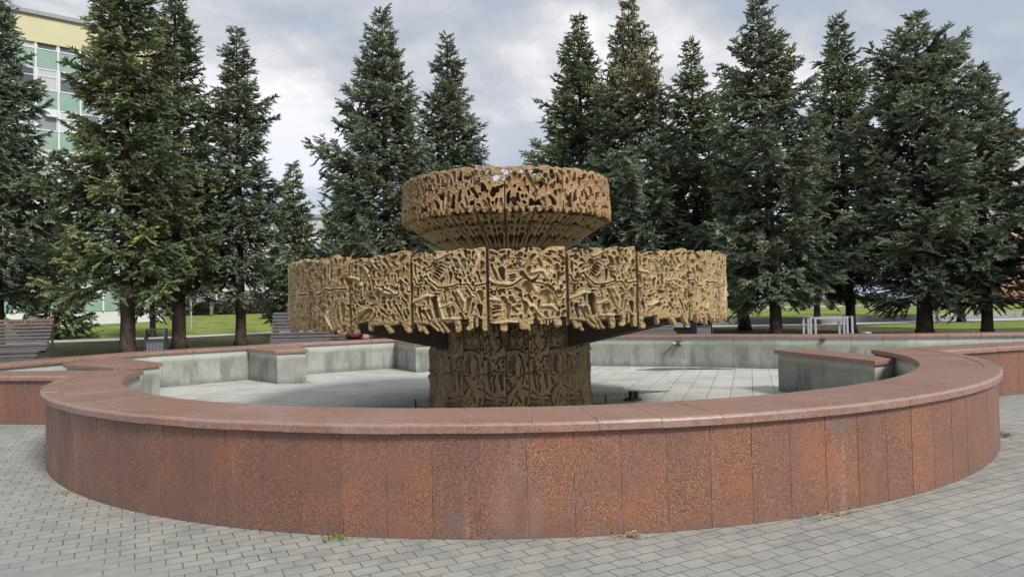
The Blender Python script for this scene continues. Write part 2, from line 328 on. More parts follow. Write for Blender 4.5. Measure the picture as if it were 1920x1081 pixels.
# bulging front wall: travel from left end to right end along the front, off>0 = inward
arc=Arc(CX,CY,6.13,R_(190.5),R_(358.5)); wth=.70
t=thing('curved_basin_wall','waist-high curved wall of speckled red granite slabs bulging towards the viewer','wall',(0,0,0))
fixn(stones(arc,rect(.005,wth-.008,0,.7225),arc.L,0).build('core',MORTAR,t))
fixn(stones(arc,rect(0,.042,.001,.722),.329,.005,.0015).build('granite_facing',G_FACE,t,bevel=.002))
fixn(stones(arc,rect(wth-.048,wth-.004,.008,.722),.45,.004,.001).build('grey_inner_facing',CONC,t))
m=Mat('pale_joint_mortar',.9,.15); m.col((.40,.32,.29)); JM=m.m
fixn(stones(arc,rect(-.040,wth+.034,.733,.7885),arc.L,0).build('joint_fill',JM,t))
nose=[(-.045,.728),(.12,.728),(.12,.797),(-.022,.797),(-.036,.791),(-.045,.776)]
fixn(stones(arc,nose,.452,.006,.002).build('edge_stones',G_CAP,t,bevel=.003))
fixn(stones(arc,rect(.125,wth+.04,.727,.793),.452,.005,.0015).build('coping_slabs',G_CAP,t,bevel=.003))
# outer straight walls left and right of the bulge
def plain_wall(name,label,pts,zt,wd,endcap=False,out_mat=G_FACE,in_mat=CONC,group=None,step=.42,over=.045,capx=.0):
    P=Plan(pts); t=thing(name,label,'wall',(0,0,0),group=group)
    zc=zt-.07
    fixn(stones(P,rect(.005,wd-.005,0,zc-.0045),P.L,0).build('core',MORTAR,t))
    fixn(stones(P,rect(0,.042,.001,zc-.004),step,.005,.0015).build('facing' if out_mat is CONC else 'granite_facing',out_mat,t,bevel=.002))
    fixn(stones(P,rect(wd-.042,wd,.007,zc-.004),step,.005,.0015).build('grey_facing' if in_mat is CONC else 'rear_granite_facing',in_mat,t))
    if endcap:
        d=np.array(pts[1])-np.array(pts[0]); d=d/np.linalg.norm(d)*.03; a=P(P.L,0); b=P(P.L,wd); fixn(MB().prism([a,(a[0]+d[0],a[1]+d[1]),(b[0]+d[0],b[1]+d[1]),b],.009,zc-.003).build('end_facing',CONC,t))
    nz=[(-over,zc),(.13,zc),(.13,zt),(-over+.022,zt),(-over+.008,zt-.007),(-over,zt-.02)]
    fixn(stones(P,nz,.52,.006,.002).build('edge_stones',G_CAP,t,bevel=.003))
    fixn(stones(P,rect(.135,wd+over,zc,zt-.004),.52,.005,.0015).build('coping_slabs',G_CAP,t,bevel=.003))
    return t
plain_wall('outer_basin_wall','straight red granite wall running off the left edge behind the bulging wall',[(-14,11.85),(-5.95,10.24)],.715,.80,True)
plain_wall('outer_basin_wall','straight red granite wall running off the right edge behind the bulging wall',[(6.02,10.55),(7.75,11.2),(14,13.5)],.77,.70)
# far wall: travel right -> left so that off<0 faces the basin
FW=Plan([(x,y) for x,y in FAR]); t=thing('far_basin_wall','long far wall of the basin with damp stained grey concrete face and thin red coping','wall')
fixn(stones(FW,rect(.005,.695,0,.7005),FW.L,0).build('core',MORTAR,t))
fixn(stones(FW,rect(0,.042,.008,.702),.62,.006,.002).build('stained_concrete_facing',CONC,t,bevel=.002))
fixn(stones(FW,rect(.66,.70,.001,.702),.62,.006,.002).build('granite_facing',G_FACE,t))
fixn(stones(FW,[(-.045,.704),(.14,.704),(.14,.77),(-.02,.77),(-.04,.765),(-.045,.75)],.62,.006,.002).build('edge_stones',G_CAP,t,bevel=.003))
fixn(stones(FW,rect(.145,.74,.704,.767),.62,.006,.0015).build('coping_slabs',G_CAP,t,bevel=.003))
def pier(label,plan,zt=.725,cat='wall'):
    c=np.mean(np.array(plan),0); t=thing('buttress_wall',label,cat,group='short walls inside the basin')
    MB().prism(plan,.001,zt-.07).build('concrete_block',CONC,t,bevel=.004)
    big=[]
    n=len(plan)
    for i in range(n):
        a,b,d=np.array(plan[i-1]),np.array(plan[i]),np.array(plan[(i+1)%n])
        e1=(b-a)/np.linalg.norm(b-a); e2=(d-b)/np.linalg.norm(d-b); n1=np.array([e1[1],-e1[0]]); n2=np.array([e2[1],-e2[0]]); mm=n1+n2; mm/=np.linalg.norm(mm); big.append(tuple(b+mm*.045/max(.4,mm@n1)))
    a,b,c2,d=[np.array(q) for q in big]
    mb=MB(); k=2
    for i in range(k):
        u0=i/k+.004*(i>0); u1=(i+1)/k-.004*(i<k-1)
        mb.prism([tuple(a*(1-u0)+b*u0),tuple(a*(1-u1)+b*u1),tuple(d*(1-u1)+c2*u1),tuple(d*(1-u0)+c2*u0)],zt-.068,zt)
    mb.build('granite_cap',G_CAP,t,bevel=.006); return t
pier('low grey buttress with broad red cap just behind the left end of the curved wall',[(-8.02,12.75),(-6.5,11.6),(-6.2,12.45),(-8.0,14.2)])
pier('grey concrete buttress with red cap at the middle of the left far wall',[(-6.10,16.42),(-5.11,15.36),(-4.55,15.6),(-5.25,17.2)])
pier('grey concrete buttress with pale cap beside the fountain stem',[(-3.05,18.68),(-2.38,17.3),(-1.85,17.5),(-2.2,18.72)])
pier('dark grey low wall with long red cap running inward from the right end of the curved wall',[(5.02,9.9),(5.45,10.2),(5.15,12.5),(4.58,12.34)],.715)
# ---------------- relief sculpture -----------------
def seg_d(X,Y,pts):
    d=np.full(X.shape,1e9)
    if len(pts)==1: return np.hypot(X-pts[0][0],Y-pts[0][1])
    for (x0,y0),(x1,y1) in zip(pts,pts[1:]):
        dx,dy=x1-x0,y1-y0; q=np.clip(((X-x0)*dx+(Y-y0)*dy)/(dx*dx+dy*dy+1e-9),0,1)
        d=np.minimum(d,np.hypot(X-x0-q*dx,Y-y0-q*dy))
    return d
def seg_t(X,Y,pts,r):
    '''distance to a stroke that is fat at its start and thin at its end, measured as if its radius were r'''
    if len(pts)==1: return np.hypot(X-pts[0][0],Y-pts[0][1])
    P=np.array(pts,float); ls=np.hypot(*(P[1:]-P[:-1]).T); tot=ls.sum()+1e-9; best=np.full(X.shape,1e9); acc=0
    for (x0,y0),(x1,y1),l in zip(pts,pts[1:],ls):
        dx,dy=x1-x0,y1-y0; q=np.clip(((X-x0)*dx+(Y-y0)*dy)/(dx*dx+dy*dy+1e-9),0,1)
        t=(acc+q*l)/tot; d=np.hypot(X-x0-q*dx,Y-y0-q*dy)-r*(.22-.62*t); best=np.minimum(best,d); acc+=l
    return best
def fill(spec,x0,x1,y0,y1,seed,rad,gap,lmul=(2,6),hole=0.0,asp=1.0,tries=1500,swirl=1.0):
    '''pack flowing tapered pits into the still empty areas of a design'''
    r=random.Random(seed); sx=1/(x1-x0); occ=[]
    spec=dict(dict(hole=[],pit=[],ridge=[],crack=[]),**spec)
    for key in ('hole','pit','ridge'):
        for q,p in spec[key]:
            for (a,b),(c,d) in zip(p,p[1:] if len(p)>1 else p):
                for k in range(7): occ.append((a+(c-a)*k/6,b+(d-b)*k/6,q))
    for p in spec['crack']:
        for (a,b),(c,d) in zip(p,p[1:]):
            for k in range(4): occ.append((a+(c-a)*k/4,b+(d-b)*k/4,gap*.3))
    ph=[r.uniform(0,6.28) for _ in range(4)]; W=x1-x0; Hh=y1-y0; occ=np.array(occ) if occ else np.zeros((0,3)); new={'hole':[],'pit':[]}
    def free(x,y,q,oc): return len(oc)==0 or np.all(np.hypot(oc[:,0]-x,(oc[:,1]-y)/asp)>oc[:,2]+q+gap)
    for _ in range(tries):
        x,y=r.uniform(x0+W*.04,x1-W*.04),r.uniform(y0+Hh*.05,y1-Hh*.08); q=r.uniform(*rad)
        if not free(x,y,q,occ): continue
        pts=[(x,y)]; sg=r.choice((-1,1)); L_=q*r.uniform(*lmul); n=5
        for k in range(n):
            u,v=(x-x0)/W,(y-y0)/Hh; th=math.pi/2+swirl*(1.0*math.sin(5.2*u+3.1*v+ph[0])+.7*math.sin(7.3*v-2*u+ph[1]))
            nx_,ny_=x+sg*math.cos(th)*L_/n,y+sg*math.sin(th)*L_/n*asp
            if not (x0+W*.035<nx_<x1-W*.035 and y0+Hh*.03<ny_<y1-Hh*.05) or not free(nx_,ny_,q*.55,occ): break
            x,y=nx_,ny_; pts.append((x,y))
        (new['hole'] if r.random()<hole else new['pit']).append((q,pts))
        add=np.array([(a,b,q*.9) for a,b in pts]); occ=np.concatenate([occ,add])
    out_=dict(spec); out_['hole']=spec.get('hole',[])+new['hole']; out_['pit']=spec.get('pit',[])+new['pit']; return out_
def band_noise(ny,nx,wl,seed,ani=1.0,warp=0,periodic=False):
    r=np.random.default_rng(seed); n=r.standard_normal((ny,nx)); fy=np.fft.fftfreq(ny)[:,None]; fx=np.fft.fftfreq(nx)[None]
    k=np.hypot(fx,fy*ani)*wl; fil=np.exp(-((k-1)/.33)**2)
    o=np.real(np.fft.ifft2(np.fft.fft2(n)*fil)); return o/o.std()
def relief(U,V,spec,x0,x1,y0,y1,wm,hm,seed,nz_amp=.006,gr=.026,fs=1.0,hcut=None,sm_=.017):
    """U,V grids in metres (V down from top). spec coords in pixels. returns solid field g (m), height h (m)"""
    sx=wm/(x1-x0); sy=hm/(y1-y0)
    def T(p): return [((a-x0)*sx,(b-y0)*sy) for a,b in p]
    s=(sx+sy)/2; U0,V0=U,V; c_=U[0,1]-U[0,0]; U=U0+.0045*band_noise(*U0.shape,wl=.20/c_,seed=seed+7); V=V0+.006*band_noise(*U0.shape,wl=.20/c_,seed=seed+8)
    top=np.array(T(spec['top'])); bot=np.array(T(spec['bot']))
    g=np.minimum(V-np.interp(U,top[:,0],top[:,1]),np.interp(U,bot[:,0],bot[:,1])-V)*.8
    for r,p in spec.get('solid',[]): g=np.maximum(g,r*s-seg_d(U,V,T(p)))
    g=np.minimum(g,np.minimum(U0-sm_,wm-sm_-U0))
    h=np.zeros_like(U)
    nb2=band_noise(*U.shape,wl=9,seed=seed+1)
    wob=band_noise(*U.shape,wl=24,seed=seed+2)*.0028
    for r,p in spec.get('pit',[]):
        r=r*s; d=seg_t(U,V,T(p),r)+wob
        h-=.055*np.clip((r-d)/.0035+.5,0,1); h+=.009*np.exp(-((d-r-.007)/.006)**2)
    for r,p in spec.get('ridge',[]):
        d=seg_d(U,V,T(p))+wob*.5; r=r*s; h+=.026*np.sqrt(np.clip(1-(d/r)**2,0,1))
    for r,p in spec.get('hole',[]):
        r=r*s; d=seg_t(U,V,T(p),r)+wob; g=np.minimum(g,d-r); h+=.011*np.exp(-((d-r-.007)/.006)**2)
    for p in spec.get('crack',[]):
        d=seg_d(U,V,T(p)); h-=.05*np.clip((.006-d)/.004+.5,0,1); h+=.016*np.exp(-((d-.016)/.008)**2)
    free=np.exp(-(h/.010)**2); cell=c_
    f=band_noise(*U.shape,wl=.36*fs/cell,seed=seed,ani=.55)+.28*band_noise(*U.shape,wl=.15*fs/cell,seed=seed+1,ani=.6)
    gy,gx=np.gradient(f,cell); gm=np.hypot(gx,gy)+2.0
    def line(c,wd): return np.clip(1-(np.abs(f-c)/gm/wd)**2,0,1)**.6
    for c in (.50,-.75): h+=free*gr*1.2*line(c,.009)
    h-=free*gr*1.9*np.clip((f-.95)/gm/.0035+.5,0,1)
    h-=free*gr*1.5*np.clip((-1.35-f)/gm/.0035+.5,0,1)
    h-=free*gr*.55*line(-.1,.008)
    if hcut is not None:
        g=np.minimum(g,(hcut-f)/gm); g=np.minimum(g,(f+hcut*1.12)/gm)
    h+=nz_amp*.3*nb2*free
    return g,h
def panel_mesh(name,U,V,g,h,mapf,mat,thick=.06,cell=.01):
    ny,nx=U.shape; gc=(g[:-1,:-1]+g[1:,:-1]+g[:-1,1:]+g[1:,1:])/4; keep=gc>0
    gy,gx=np.gradient(g,V[1,0]-V[0,0],U[0,1]-U[0,0]); m2=gx**2+gy**2+1e-6
    cnt=np.zeros((ny,nx),int)
    for a in (0,1):
        for b in (0,1): cnt[a:ny-1+a,b:nx-1+b]+=keep
    bnd=(cnt>0)&(cnt<4); 
    sh=np.where(bnd,-g,0); du=np.clip(sh*gx/m2,-.7*cell,.7*cell); dv=np.clip(sh*gy/m2,-.7*cell,.7*cell)
    inside=(U>cell)&(U<U.max()-cell); U2=U+du; V2=V+dv
    hh=np.where(bnd,h-.006,h)                 # soft rounded lip
    front=mapf(U2,V2,hh); back=mapf(U2,V2,np.full_like(h,-thick))
    idx=np.arange(ny*nx).reshape(ny,nx); NV=ny*nx
    a,b,c,d=idx[:-1,:-1][keep],idx[:-1,1:][keep],idx[1:,1:][keep],idx[1:,:-1][keep]
    f1=np.stack([d,c,b,a],1); f2=np.stack([a,b,c,d],1)+NV
    kp=np.pad(keep,1); wf=[]
    ii=idx
    k=kp[1:-1,1:-1]
    for (sl,p,q) in (((slice(0,-2),slice(1,-1)),(0,0),(0,1)),((slice(2,None),slice(1,-1)),(1,1),(1,0)),((slice(1,-1),slice(0,-2)),(1,0),(0,0)),((slice(1,-1),slice(2,None)),(0,1),(1,1))):
        e=keep&~kp[sl]; A=idx[p[0]:ny-1+p[0],p[1]:nx-1+p[1]][e]; B=idx[q[0]:ny-1+q[0],q[1]:nx-1+q[1]][e]
        wf.append(np.stack([A,B,B+NV,A+NV],1)+2*NV)
    wf=np.concatenate(wf)
    P=np.concatenate([front.reshape(-1,3),back.reshape(-1,3)]); P=np.concatenate([P,P])
    Fq=np.concatenate([f1,f2,wf]); used=np.unique(Fq); rm=np.zeros(len(P),int); rm[used]=np.arange(len(used))
    sm=np.concatenate([np.ones(len(f1),bool),np.zeros(len(f2)+len(wf),bool)])
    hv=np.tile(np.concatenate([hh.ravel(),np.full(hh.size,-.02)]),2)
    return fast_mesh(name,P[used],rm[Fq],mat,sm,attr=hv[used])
def cyl_map(R,ztop,wm,tilt=0):
    def f(U,V,h):
        th=(U-wm/2)/R; r=R+h+tilt*V
        return np.stack([np.sin(th)*r,-np.cos(th)*r,ztop-V],-1)
    return f
def grid(wm,hm,cell):
    nx=int(round(wm/cell))+1; ny=int(round(hm/cell))+1; return np.meshgrid(np.linspace(0,wm,nx),np.linspace(0,hm,ny))
PA=dict(top=[(55,118),(110,95),(165,78),(185,92),(240,75),(290,110),(330,68),(410,60),(520,75),(545,78),(600,55),(700,58),(760,55),(890,50),(930,52)],
 bot=[(55,905),(110,915),(260,905),(300,885),(420,885),(470,900),(560,880),(700,850),(780,845),(860,860),(930,865)],
 solid=[(27,[(105,890),(150,955)]),(16,[(190,940),(215,1000)]),(13,[(290,900),(365,990)]),(13,[(340,890),(420,1000)]),(15,[(390,890),(470,985)]),(34,[(585,870),(592,965)]),(26,[(735,850),(738,950),(715,962)]),(16,[(800,850),(805,938)]),(28,[(893,860),(900,965)])],
 hole=[(19,[(100,225),(116,350)]),(17,[(518,320),(512,440)]),(22,[(680,90),(695,150)]),(15,[(787,90),(782,138)]),(20,[(575,185),(605,270)]),(27,[(660,200),(682,262)]),(17,[(782,195),(795,245)]),(20,[(470,190),(530,195)]),(15,[(205,95),(232,160)]),(14,[(255,95),(290,150)]),(14,[(628,415),(638,480)]),(9,[(270,405),(330,468)]),(18,[(490,90),(505,105)]),(20,[(150,720),(165,870)]),(18,[(200,760),(265,890)]),(40,[(325,630),(350,815)]),(27,[(845,720),(850,820)])],
 pit=[(26,[(840,560),(862,640)]),(13,[(535,560),(620,715)]),(11,[(560,650),(640,770)]),(22,[(725,640),(700,755)]),(16,[(770,690),(740,790)]),(20,[(360,220),(315,285)]),(14,[(220,200),(255,240)]),(26,[(485,760),(500,820)]),(18,[(620,800),(650,850)]),(9,[(135,240),(170,265)]),
  (9,[(322,350),(372,395)]),(9,[(338,318),(392,365)]),(9,[(358,288),(415,338)]),(9,[(380,262),(435,312)]),(9,[(405,240),(462,285)]),(22,[(410,420),(445,380)]),(9,[(255,270),(300,250),(330,200)]),(16,[(140,560),(130,500),(170,470)]),(12,[(690,540),(740,590)]),(12,[(440,560),(470,640)]),(14,[(240,600),(250,680)]),(10,[(820,330),(840,400),(870,430)]),(10,[(790,400),(800,440)]),(10,[(95,700),(100,750)])],
 ridge=[(16,[(55,640),(160,620),(250,560),(330,600),(380,640)]),(14,[(380,620),(395,720),(420,830)]),(14,[(400,710),(520,680)]),(16,[(600,540),(690,660),(660,760)]),(15,[(830,120),(850,180),(790,300),(770,350)]),(14,[(690,560),(780,600)]),(16,[(420,850),(520,840),(600,860)]),(13,[(420,905)]),(11,[(375,120)]),(12,[(350,150),(430,130),(520,110)])],
 crack=[[(60,405),(90,400),(100,440),(170,445),(205,400),(215,360),(245,350),(290,430),(370,485),(450,500),(540,488),(610,455),(700,458),(740,500),(760,540),(790,545),(800,480),(870,450),(925,455)]])
PB=dict(top=[(940,45),(1000,50),(1050,70),(1090,38),(1180,30),(1260,58),(1300,62),(1325,35),(1380,45),(1440,32),(1530,45),(1560,60),(1620,35),(1700,22),(1790,12),(1830,14)],
 bot=[(940,850),(1080,875),(1180,880),(1270,870),(1300,890),(1440,885),(1455,820),(1520,880),(1560,830),(1660,835),(1740,850),(1770,820),(1830,815)],
 solid=[(34,[(1105,870),(1108,925)]),(36,[(1310,860),(1325,920)]),(20,[(1375,870),(1382,938)]),(9,[(1558,800),(1560,885)]),(9,[(1598,800),(1597,900)]),(9,[(1630,800),(1635,870)]),(42,[(1700,820),(1722,900)]),(14,[(1525,830),(1530,890)])],
 hole=[(36,[(1095,280),(1125,385)]),(17,[(1092,170),(1098,200)]),(16,[(1280,160),(1325,155)]),(25,[(1285,215),(1300,250)]),(24,[(1325,320),(1405,400)]),(20,[(1440,410),(1508,352)]),(11,[(1600,440),(1640,462)])],
 pit=[(20,[(1340,245),(1480,130)]),(13,[(1180,80),(1183,195)]),(13,[(985,210),(1010,300),(1045,380)]),(42,[(1370,470),(1400,510)]),(55,[(1575,570),(1605,635)]),(28,[(1110,600),(1130,650)]),(30,[(1155,690),(1150,810)]),(17,[(1245,490),(1300,520)]),(20,[(1292,565),(1312,590)]),(24,[(1345,670),(1345,760)]),(20,[(1460,790),(1470,835)]),(18,[(1225,715),(1265,745)]),(13,[(1205,800),(1250,790)]),(11,[(1290,790),(1300,830)]),(18,[(1640,480),(1680,515)]),(22,[(1585,770),(1600,800)]),(24,[(1722,782)]),(10,[(1640,80),(1700,105)]),(9,[(1600,170),(1660,225)]),(10,[(1680,180),(1745,195)]),(6,[(1600,250),(1612,300)]),(6,[(1628,255),(1636,310)]),(6,[(1655,262),(1662,320)]),(14,[(1735,320),(1725,450)]),
  (8,[(1000,680),(1068,690)]),(8,[(990,722),(1072,718)]),(8,[(985,765),(1072,752)]),(8,[(1000,808),(1085,790)]),(5,[(1185,345),(1240,330)]),(5,[(1190,372),(1250,352)]),(5,[(1200,400),(1252,380)]),(22,[(1190,590),(1230,640)]),(14,[(1400,560),(1430,640)]),(16,[(1420,720),(1440,760)]),(14,[(980,90),(1040,110)]),(17,[(1240,240)]),(14,[(960,540),(1010,530)]),(16,[(1500,640),(1500,720)])],
 ridge=[(12,[(1530,88)]),(12,[(1015,125)]),(18,[(950,600),(1060,610),(1150,590)]),(16,[(960,380),(1060,420),(1150,440),(1300,380),(1340,360)]),(15,[(1330,440),(1420,440),(1480,520)]),(15,[(1640,300),(1600,360),(1560,300),(1430,310)]),(14,[(1540,690),(1640,690),(1700,740)]),(18,[(950,870),(1130,860),(1250,880)]),(14,[(1320,600),(1400,690),(1440,680),(1530,800)]),(14,[(1690,580),(1720,690)])],
 crack=[[(940,495),(970,500),(985,560),(1020,570),(1040,480),(1060,455),(1130,475),(1200,455),(1300,400),(1350,380),(1430,430),(1550,440),(1620,480),(1690,530),(1715,600),(1760,600),(1785,515),(1830,500)]])
PC=dict(top=[(412,580),(450,572),(480,585),(510,575),(560,580),(600,565),(640,575),(690,555),(740,548),(785,555)],
 bot=[(412,1020),(440,985),(470,960),(530,960),(560,990),(600,975),(650,990),(700,980),(720,960),(760,990),(785,990)],
 solid=[(14,[(430,980),(440,1020)]),(10,[(540,960),(545,1010)]),(12,[(640,980),(665,1015)]),(12,[(735,960),(765,1015)])],
 hole=[(8,[(568,720),(576,775)]),(9,[(520,745),(508,800)]),(9,[(440,890),(445,925)]),(8,[(475,840),(490,870)]),(8,[(600,680),(612,705)]),(11,[(705,770)]),(8,[(620,895),(655,930)]),(7,[(700,870),(745,960)]),(7,[(565,640),(530,700)]),(6,[(430,610),(425,660)]),(6,[(750,650),(745,690)])],
 pit=[(9,[(490,640),(485,760)]),(9,[(545,890),(480,930),(450,980)]),(6,[(560,900),(510,950),(490,1000)]),(6,[(580,920),(545,960),(535,990)]),(9,[(640,600),(680,660)]),(8,[(660,690),(665,710)]),(10,[(730,740)]),(6,[(440,865)]),(8,[(600,790),(600,850)]),(8,[(660,850),(670,880)]),(8,[(455,780),(460,810)]),(7,[(430,720),(430,780)]),(7,[(690,620),(720,640)]),(7,[(630,760),(640,800)]),(6,[(740,830),(760,870)]),(7,[(590,620),(620,660)]),(6,[(525,625),(545,645)]),(8,[(500,850),(520,840)])],
 ridge=[(8,[(415,690),(470,700),(500,740)]),(7,[(600,760),(650,790),(720,800)]),(7,[(520,620),(550,690)]),(7,[(480,900),(540,880)]),(6,[(560,600),(600,640)])],
 crack=[[(590,755),(640,770),(700,805),(722,800),(715,740),(735,722),(755,745),(765,790),(785,800)]])
def noise_spec(seed,x1=100,y1=100,nh=10,npit=16):
    r=random.Random(seed); s=dict(top=[(0,4)],bot=[(0,90)],hole=[],pit=[],ridge=[],solid=[],crack=[])
    x=0
    while x<x1: x+=r.uniform(6,12); s['top'].append((min(x,x1),r.uniform(1,6))); s['bot'].append((min(x,x1),r.uniform(86,93)))
    for k in range(7): xx=6+k*14+r.uniform(-3,3); s['solid'].append((r.uniform(2,3.6),[(xx,86),(xx+r.uniform(-3,3),r.uniform(92,98))]))
    pts=[]
    for k in range(400):
        p=(r.uniform(8,92),r.uniform(8,86))
        if all(math.hypot(p[0]-q[0],(p[1]-q[1])*.55)>7.2 for q in pts): pts.append(p)
        if len(pts)>=nh+npit: break
    for i,p in enumerate(pts):
        l=r.uniform(2,8); a=r.uniform(-.5,.5)+math.pi/2; q=(p[0]+l*math.cos(a),p[1]+l*math.sin(a)); rr=r.uniform(2.0,4.0)
        (s['hole'] if i<nh else s['pit']).append((rr,[p,q]))
    for k in range(2):
        x,y=r.uniform(5,95),r.uniform(10,85); pp=[(x,y)]
        for j in range(4): x+=r.uniform(-8,8); y+=r.uniform(3,9); pp.append((x,y))
        s['ridge'].append((1.8,pp))
    y=46; s['crack'].append([(xx,y+r.uniform(-5,5)) for xx in range(0,101,12)]); return s
FT=thing('fountain','dry two-tiered round fountain of ochre cast relief panels on a dark patterned stem','fountain',(-.06,CY+.03,0))
RR,NR=3.245,23; WM=2*math.pi*RR/NR; ZT,HM=2.255,.955
U,V=grid(WM,HM,.0074)
mp_=cyl_map(RR,ZT,WM)
PM=[]
PB=fill(PB,940,1830,20,890,31,(10,25),12,(2,6)); PA=fill(PA,58,925,50,890,32,(10,25),12,(2,6)); PC=fill(PC,412,785,560,980,33,(5,12),5,(2.5,7),.12,1.15)
blank=lambda sd: dict(noise_spec(sd),hole=[],pit=[],ridge=noise_spec(sd)['ridge'][:1])
PD=fill(blank(3),0,100,0,92,34,(1.8,4.6),1.8,(2.5,7),.22,1.5,3000,.8); PE=fill(blank(4),0,100,0,92,35,(1.8,4.6),1.8,(2.5,7),.2,1.4,3000,1.1)
for i,(sp,x0,x1,y0,y1) in enumerate([(PB,935,1832,5,975),(PA,50,932,30,1015),(PC,410,787,540,1033),(PD,0,100,0,100),(PE,0,100,0,100)]):
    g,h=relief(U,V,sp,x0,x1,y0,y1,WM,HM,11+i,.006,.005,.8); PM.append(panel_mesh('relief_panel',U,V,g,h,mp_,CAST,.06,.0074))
seq=[0,1,2,3,4]
th0=R_(4.15)
for j in range(NR):
    k=j if j<=NR//2 else j-NR        # signed index from the front panel
    me=PM[[0,1,2,3,4,1,2,3,0,4,2,3][abs(k)]] 
    o=bpy.data.objects.new('relief_panel',me); link(o,FT); o.rotation_euler=(0,0,th0+k*2*math.pi/NR)
for j in range(NR):
    a=th0+(j+.5)*2*math.pi/NR; mb=MB()
    c,s=math.sin(a),-math.cos(a); r0,r1=RR-.12,RR-.035; tx,ty=-s*.016,c*.016
    mb.prism([(c*r0-tx,s*r0-ty),(c*r1-tx,s*r1-ty),(c*r1+tx,s*r1+ty),(c*r0+tx,s*r0+ty)],1.36,2.19)
    fixn(mb.build('steel_post',STEEL,FT))
MB().lathe([(RR-.17,1.42),(RR-.17,2.10),(RR-.25,2.10),(RR-.25,1.55),(1.15,1.50)],72).build('basin_drum',DRUM,FT)
MB().lathe([(1.22,1.30),(RR-.17,1.42),(RR-.17,1.47),(1.15,1.49)],72).build('basin_underside',DSTEEL,FT)
for k in range(8):
    a=R_(-1+k*45); c,s=math.sin(a),-math.cos(a); tx,ty=-s*.03,c*.03; mb=MB()
    pr=[(1.24,.98),(3.12,1.38),(3.12,1.44),(1.24,1.34)]
    v=[(c*r+sg*tx,s*r+sg*ty,z) for sg in (-1,1) for r,z in pr]
    mb.add(v,[(0,1,2,3),(7,6,5,4),(0,4,5,1),(1,5,6,2),(2,6,7,3),(3,7,4,0)]); fixn(mb.build('bracket',DSTEEL,FT))
# stem
NS=24; RS=1.20; WS=2*math.pi*RS/NS
SE=dict(top=[(905,60),(1130,60)],bot=[(905,900),(1130,900)],
 pit=[(21,[(972,430),(976,560)]),(9,[(1035,405),(1072,470),(1080,600),(1062,670)]),(8,[(915,745),(985,695),(1002,650)]),(12,[(1020,790),(1045,835)]),(8,[(1060,700),(1118,722)]),(7,[(942,860),(962,795)]),(10,[(1095,800),(1085,860)]),(9,[(915,360),(1000,350),(1110,395)]),(10,[(1000,210),(1030,255),(1020,320)]),(9,[(940,180),(930,300)]),(9,[(1080,150),(1095,320)]),(10,[(1000,100),(1000,160)]),(8,[(935,470),(930,560)])],
 ridge=[(16,[(975,390),(925,430),(925,560),(970,610),(1015,570),(1020,430),(975,390)]),(16,[(1010,640),(1060,760),(1125,790)]),(16,[(1010,650),(960,770),(915,800)]),(14,[(1000,340),(1050,270),(1110,230)]),(14,[(1000,340),(950,260)])],
 crack=[[(905,592),(950,602),(972,572),(1008,618),(1030,625),(1045,592),(1090,580),(1130,575)]])
SF=dict(top=[(690,60),(905,60)],bot=[(690,900),(905,900)],
 pit=[(14,[(745,480),(738,600),(762,720)]),(10,[(792,735),(780,640),(802,590)]),(14,[(848,590),(864,705)]),(7,[(695,430),(742,436)]),(9,[(760,230),(742,300),(790,370)]),(9,[(850,200),(872,320),(832,372)]),(10,[(808,490),(840,425),(890,432)]),(7,[(700,800),(885,832)]),(6,[(715,750),(800,790),(900,790)]),(10,[(790,120),(800,190)]),(8,[(720,120),(715,200)]),(8,[(720,850),(730,890)]),(8,[(840,850),(850,890)])],
 ridge=[(16,[(700,460),(700,640),(740,760),(820,770),(890,720),(895,560)]),(14,[(820,560),(830,720)]),(15,[(790,410),(810,300),(770,190)]),(14,[(800,400),(860,380),(895,300)])],
 crack=[[(690,588),(730,576),(770,552),(795,535),(818,560),(860,545),(905,592)]])
U,V=grid(WS,1.75,.0115)
def smap(U,V,h):
    th=(U-WS/2)/RS; z=1.75-V; r=RS+h+np.clip(.12-z*.35,0,.05)
    return np.stack([np.sin(th)*r,-np.cos(th)*r,z],-1)
STM=[]
SE=fill(SE,908,1127,-130,980,41,(5,11),8,(3,9),0,1.2,700,.6); SF=fill(SF,693,902,-130,980,42,(5,11),8,(3,9),0,1.2,700,.6)
for i,(sp,x0,x1) in enumerate(((SE,905,1130),(SF,690,905))):
    g,h=relief(U,V,sp,x0,x1,-140,994,WS,1.75,70+i,.004,.003); g=np.minimum(U-.005,WS-.005-U); 
    lvl=np.where((V>.77) if i==0 else (V<1.45),.018,0)
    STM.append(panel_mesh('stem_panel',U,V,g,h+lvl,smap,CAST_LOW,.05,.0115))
for k in range(NS):
    o=bpy.data.objects.new('stem_panel',STM[k%2]); link(o,FT); o.rotation_euler=(0,0,R_(5.4)+k*2*math.pi/NS)
MB().lathe([(RS-.08,.001),(RS-.08,1.76),(.86,1.76),(.86,2.5),(.001,2.5)],48).build('stem_core',DSTEEL,FT)
for sx_ in (-1,1):
    mb=MB().box(min(sx_*1.28,sx_*1.45),max(sx_*1.28,sx_*1.45),-.28,-.06,.007,.05).box(sx_*1.45-.012,sx_*1.45+.012,-.2,-.17,.007,.19)
    mb.build('pipe_box',DSTEEL,FT)
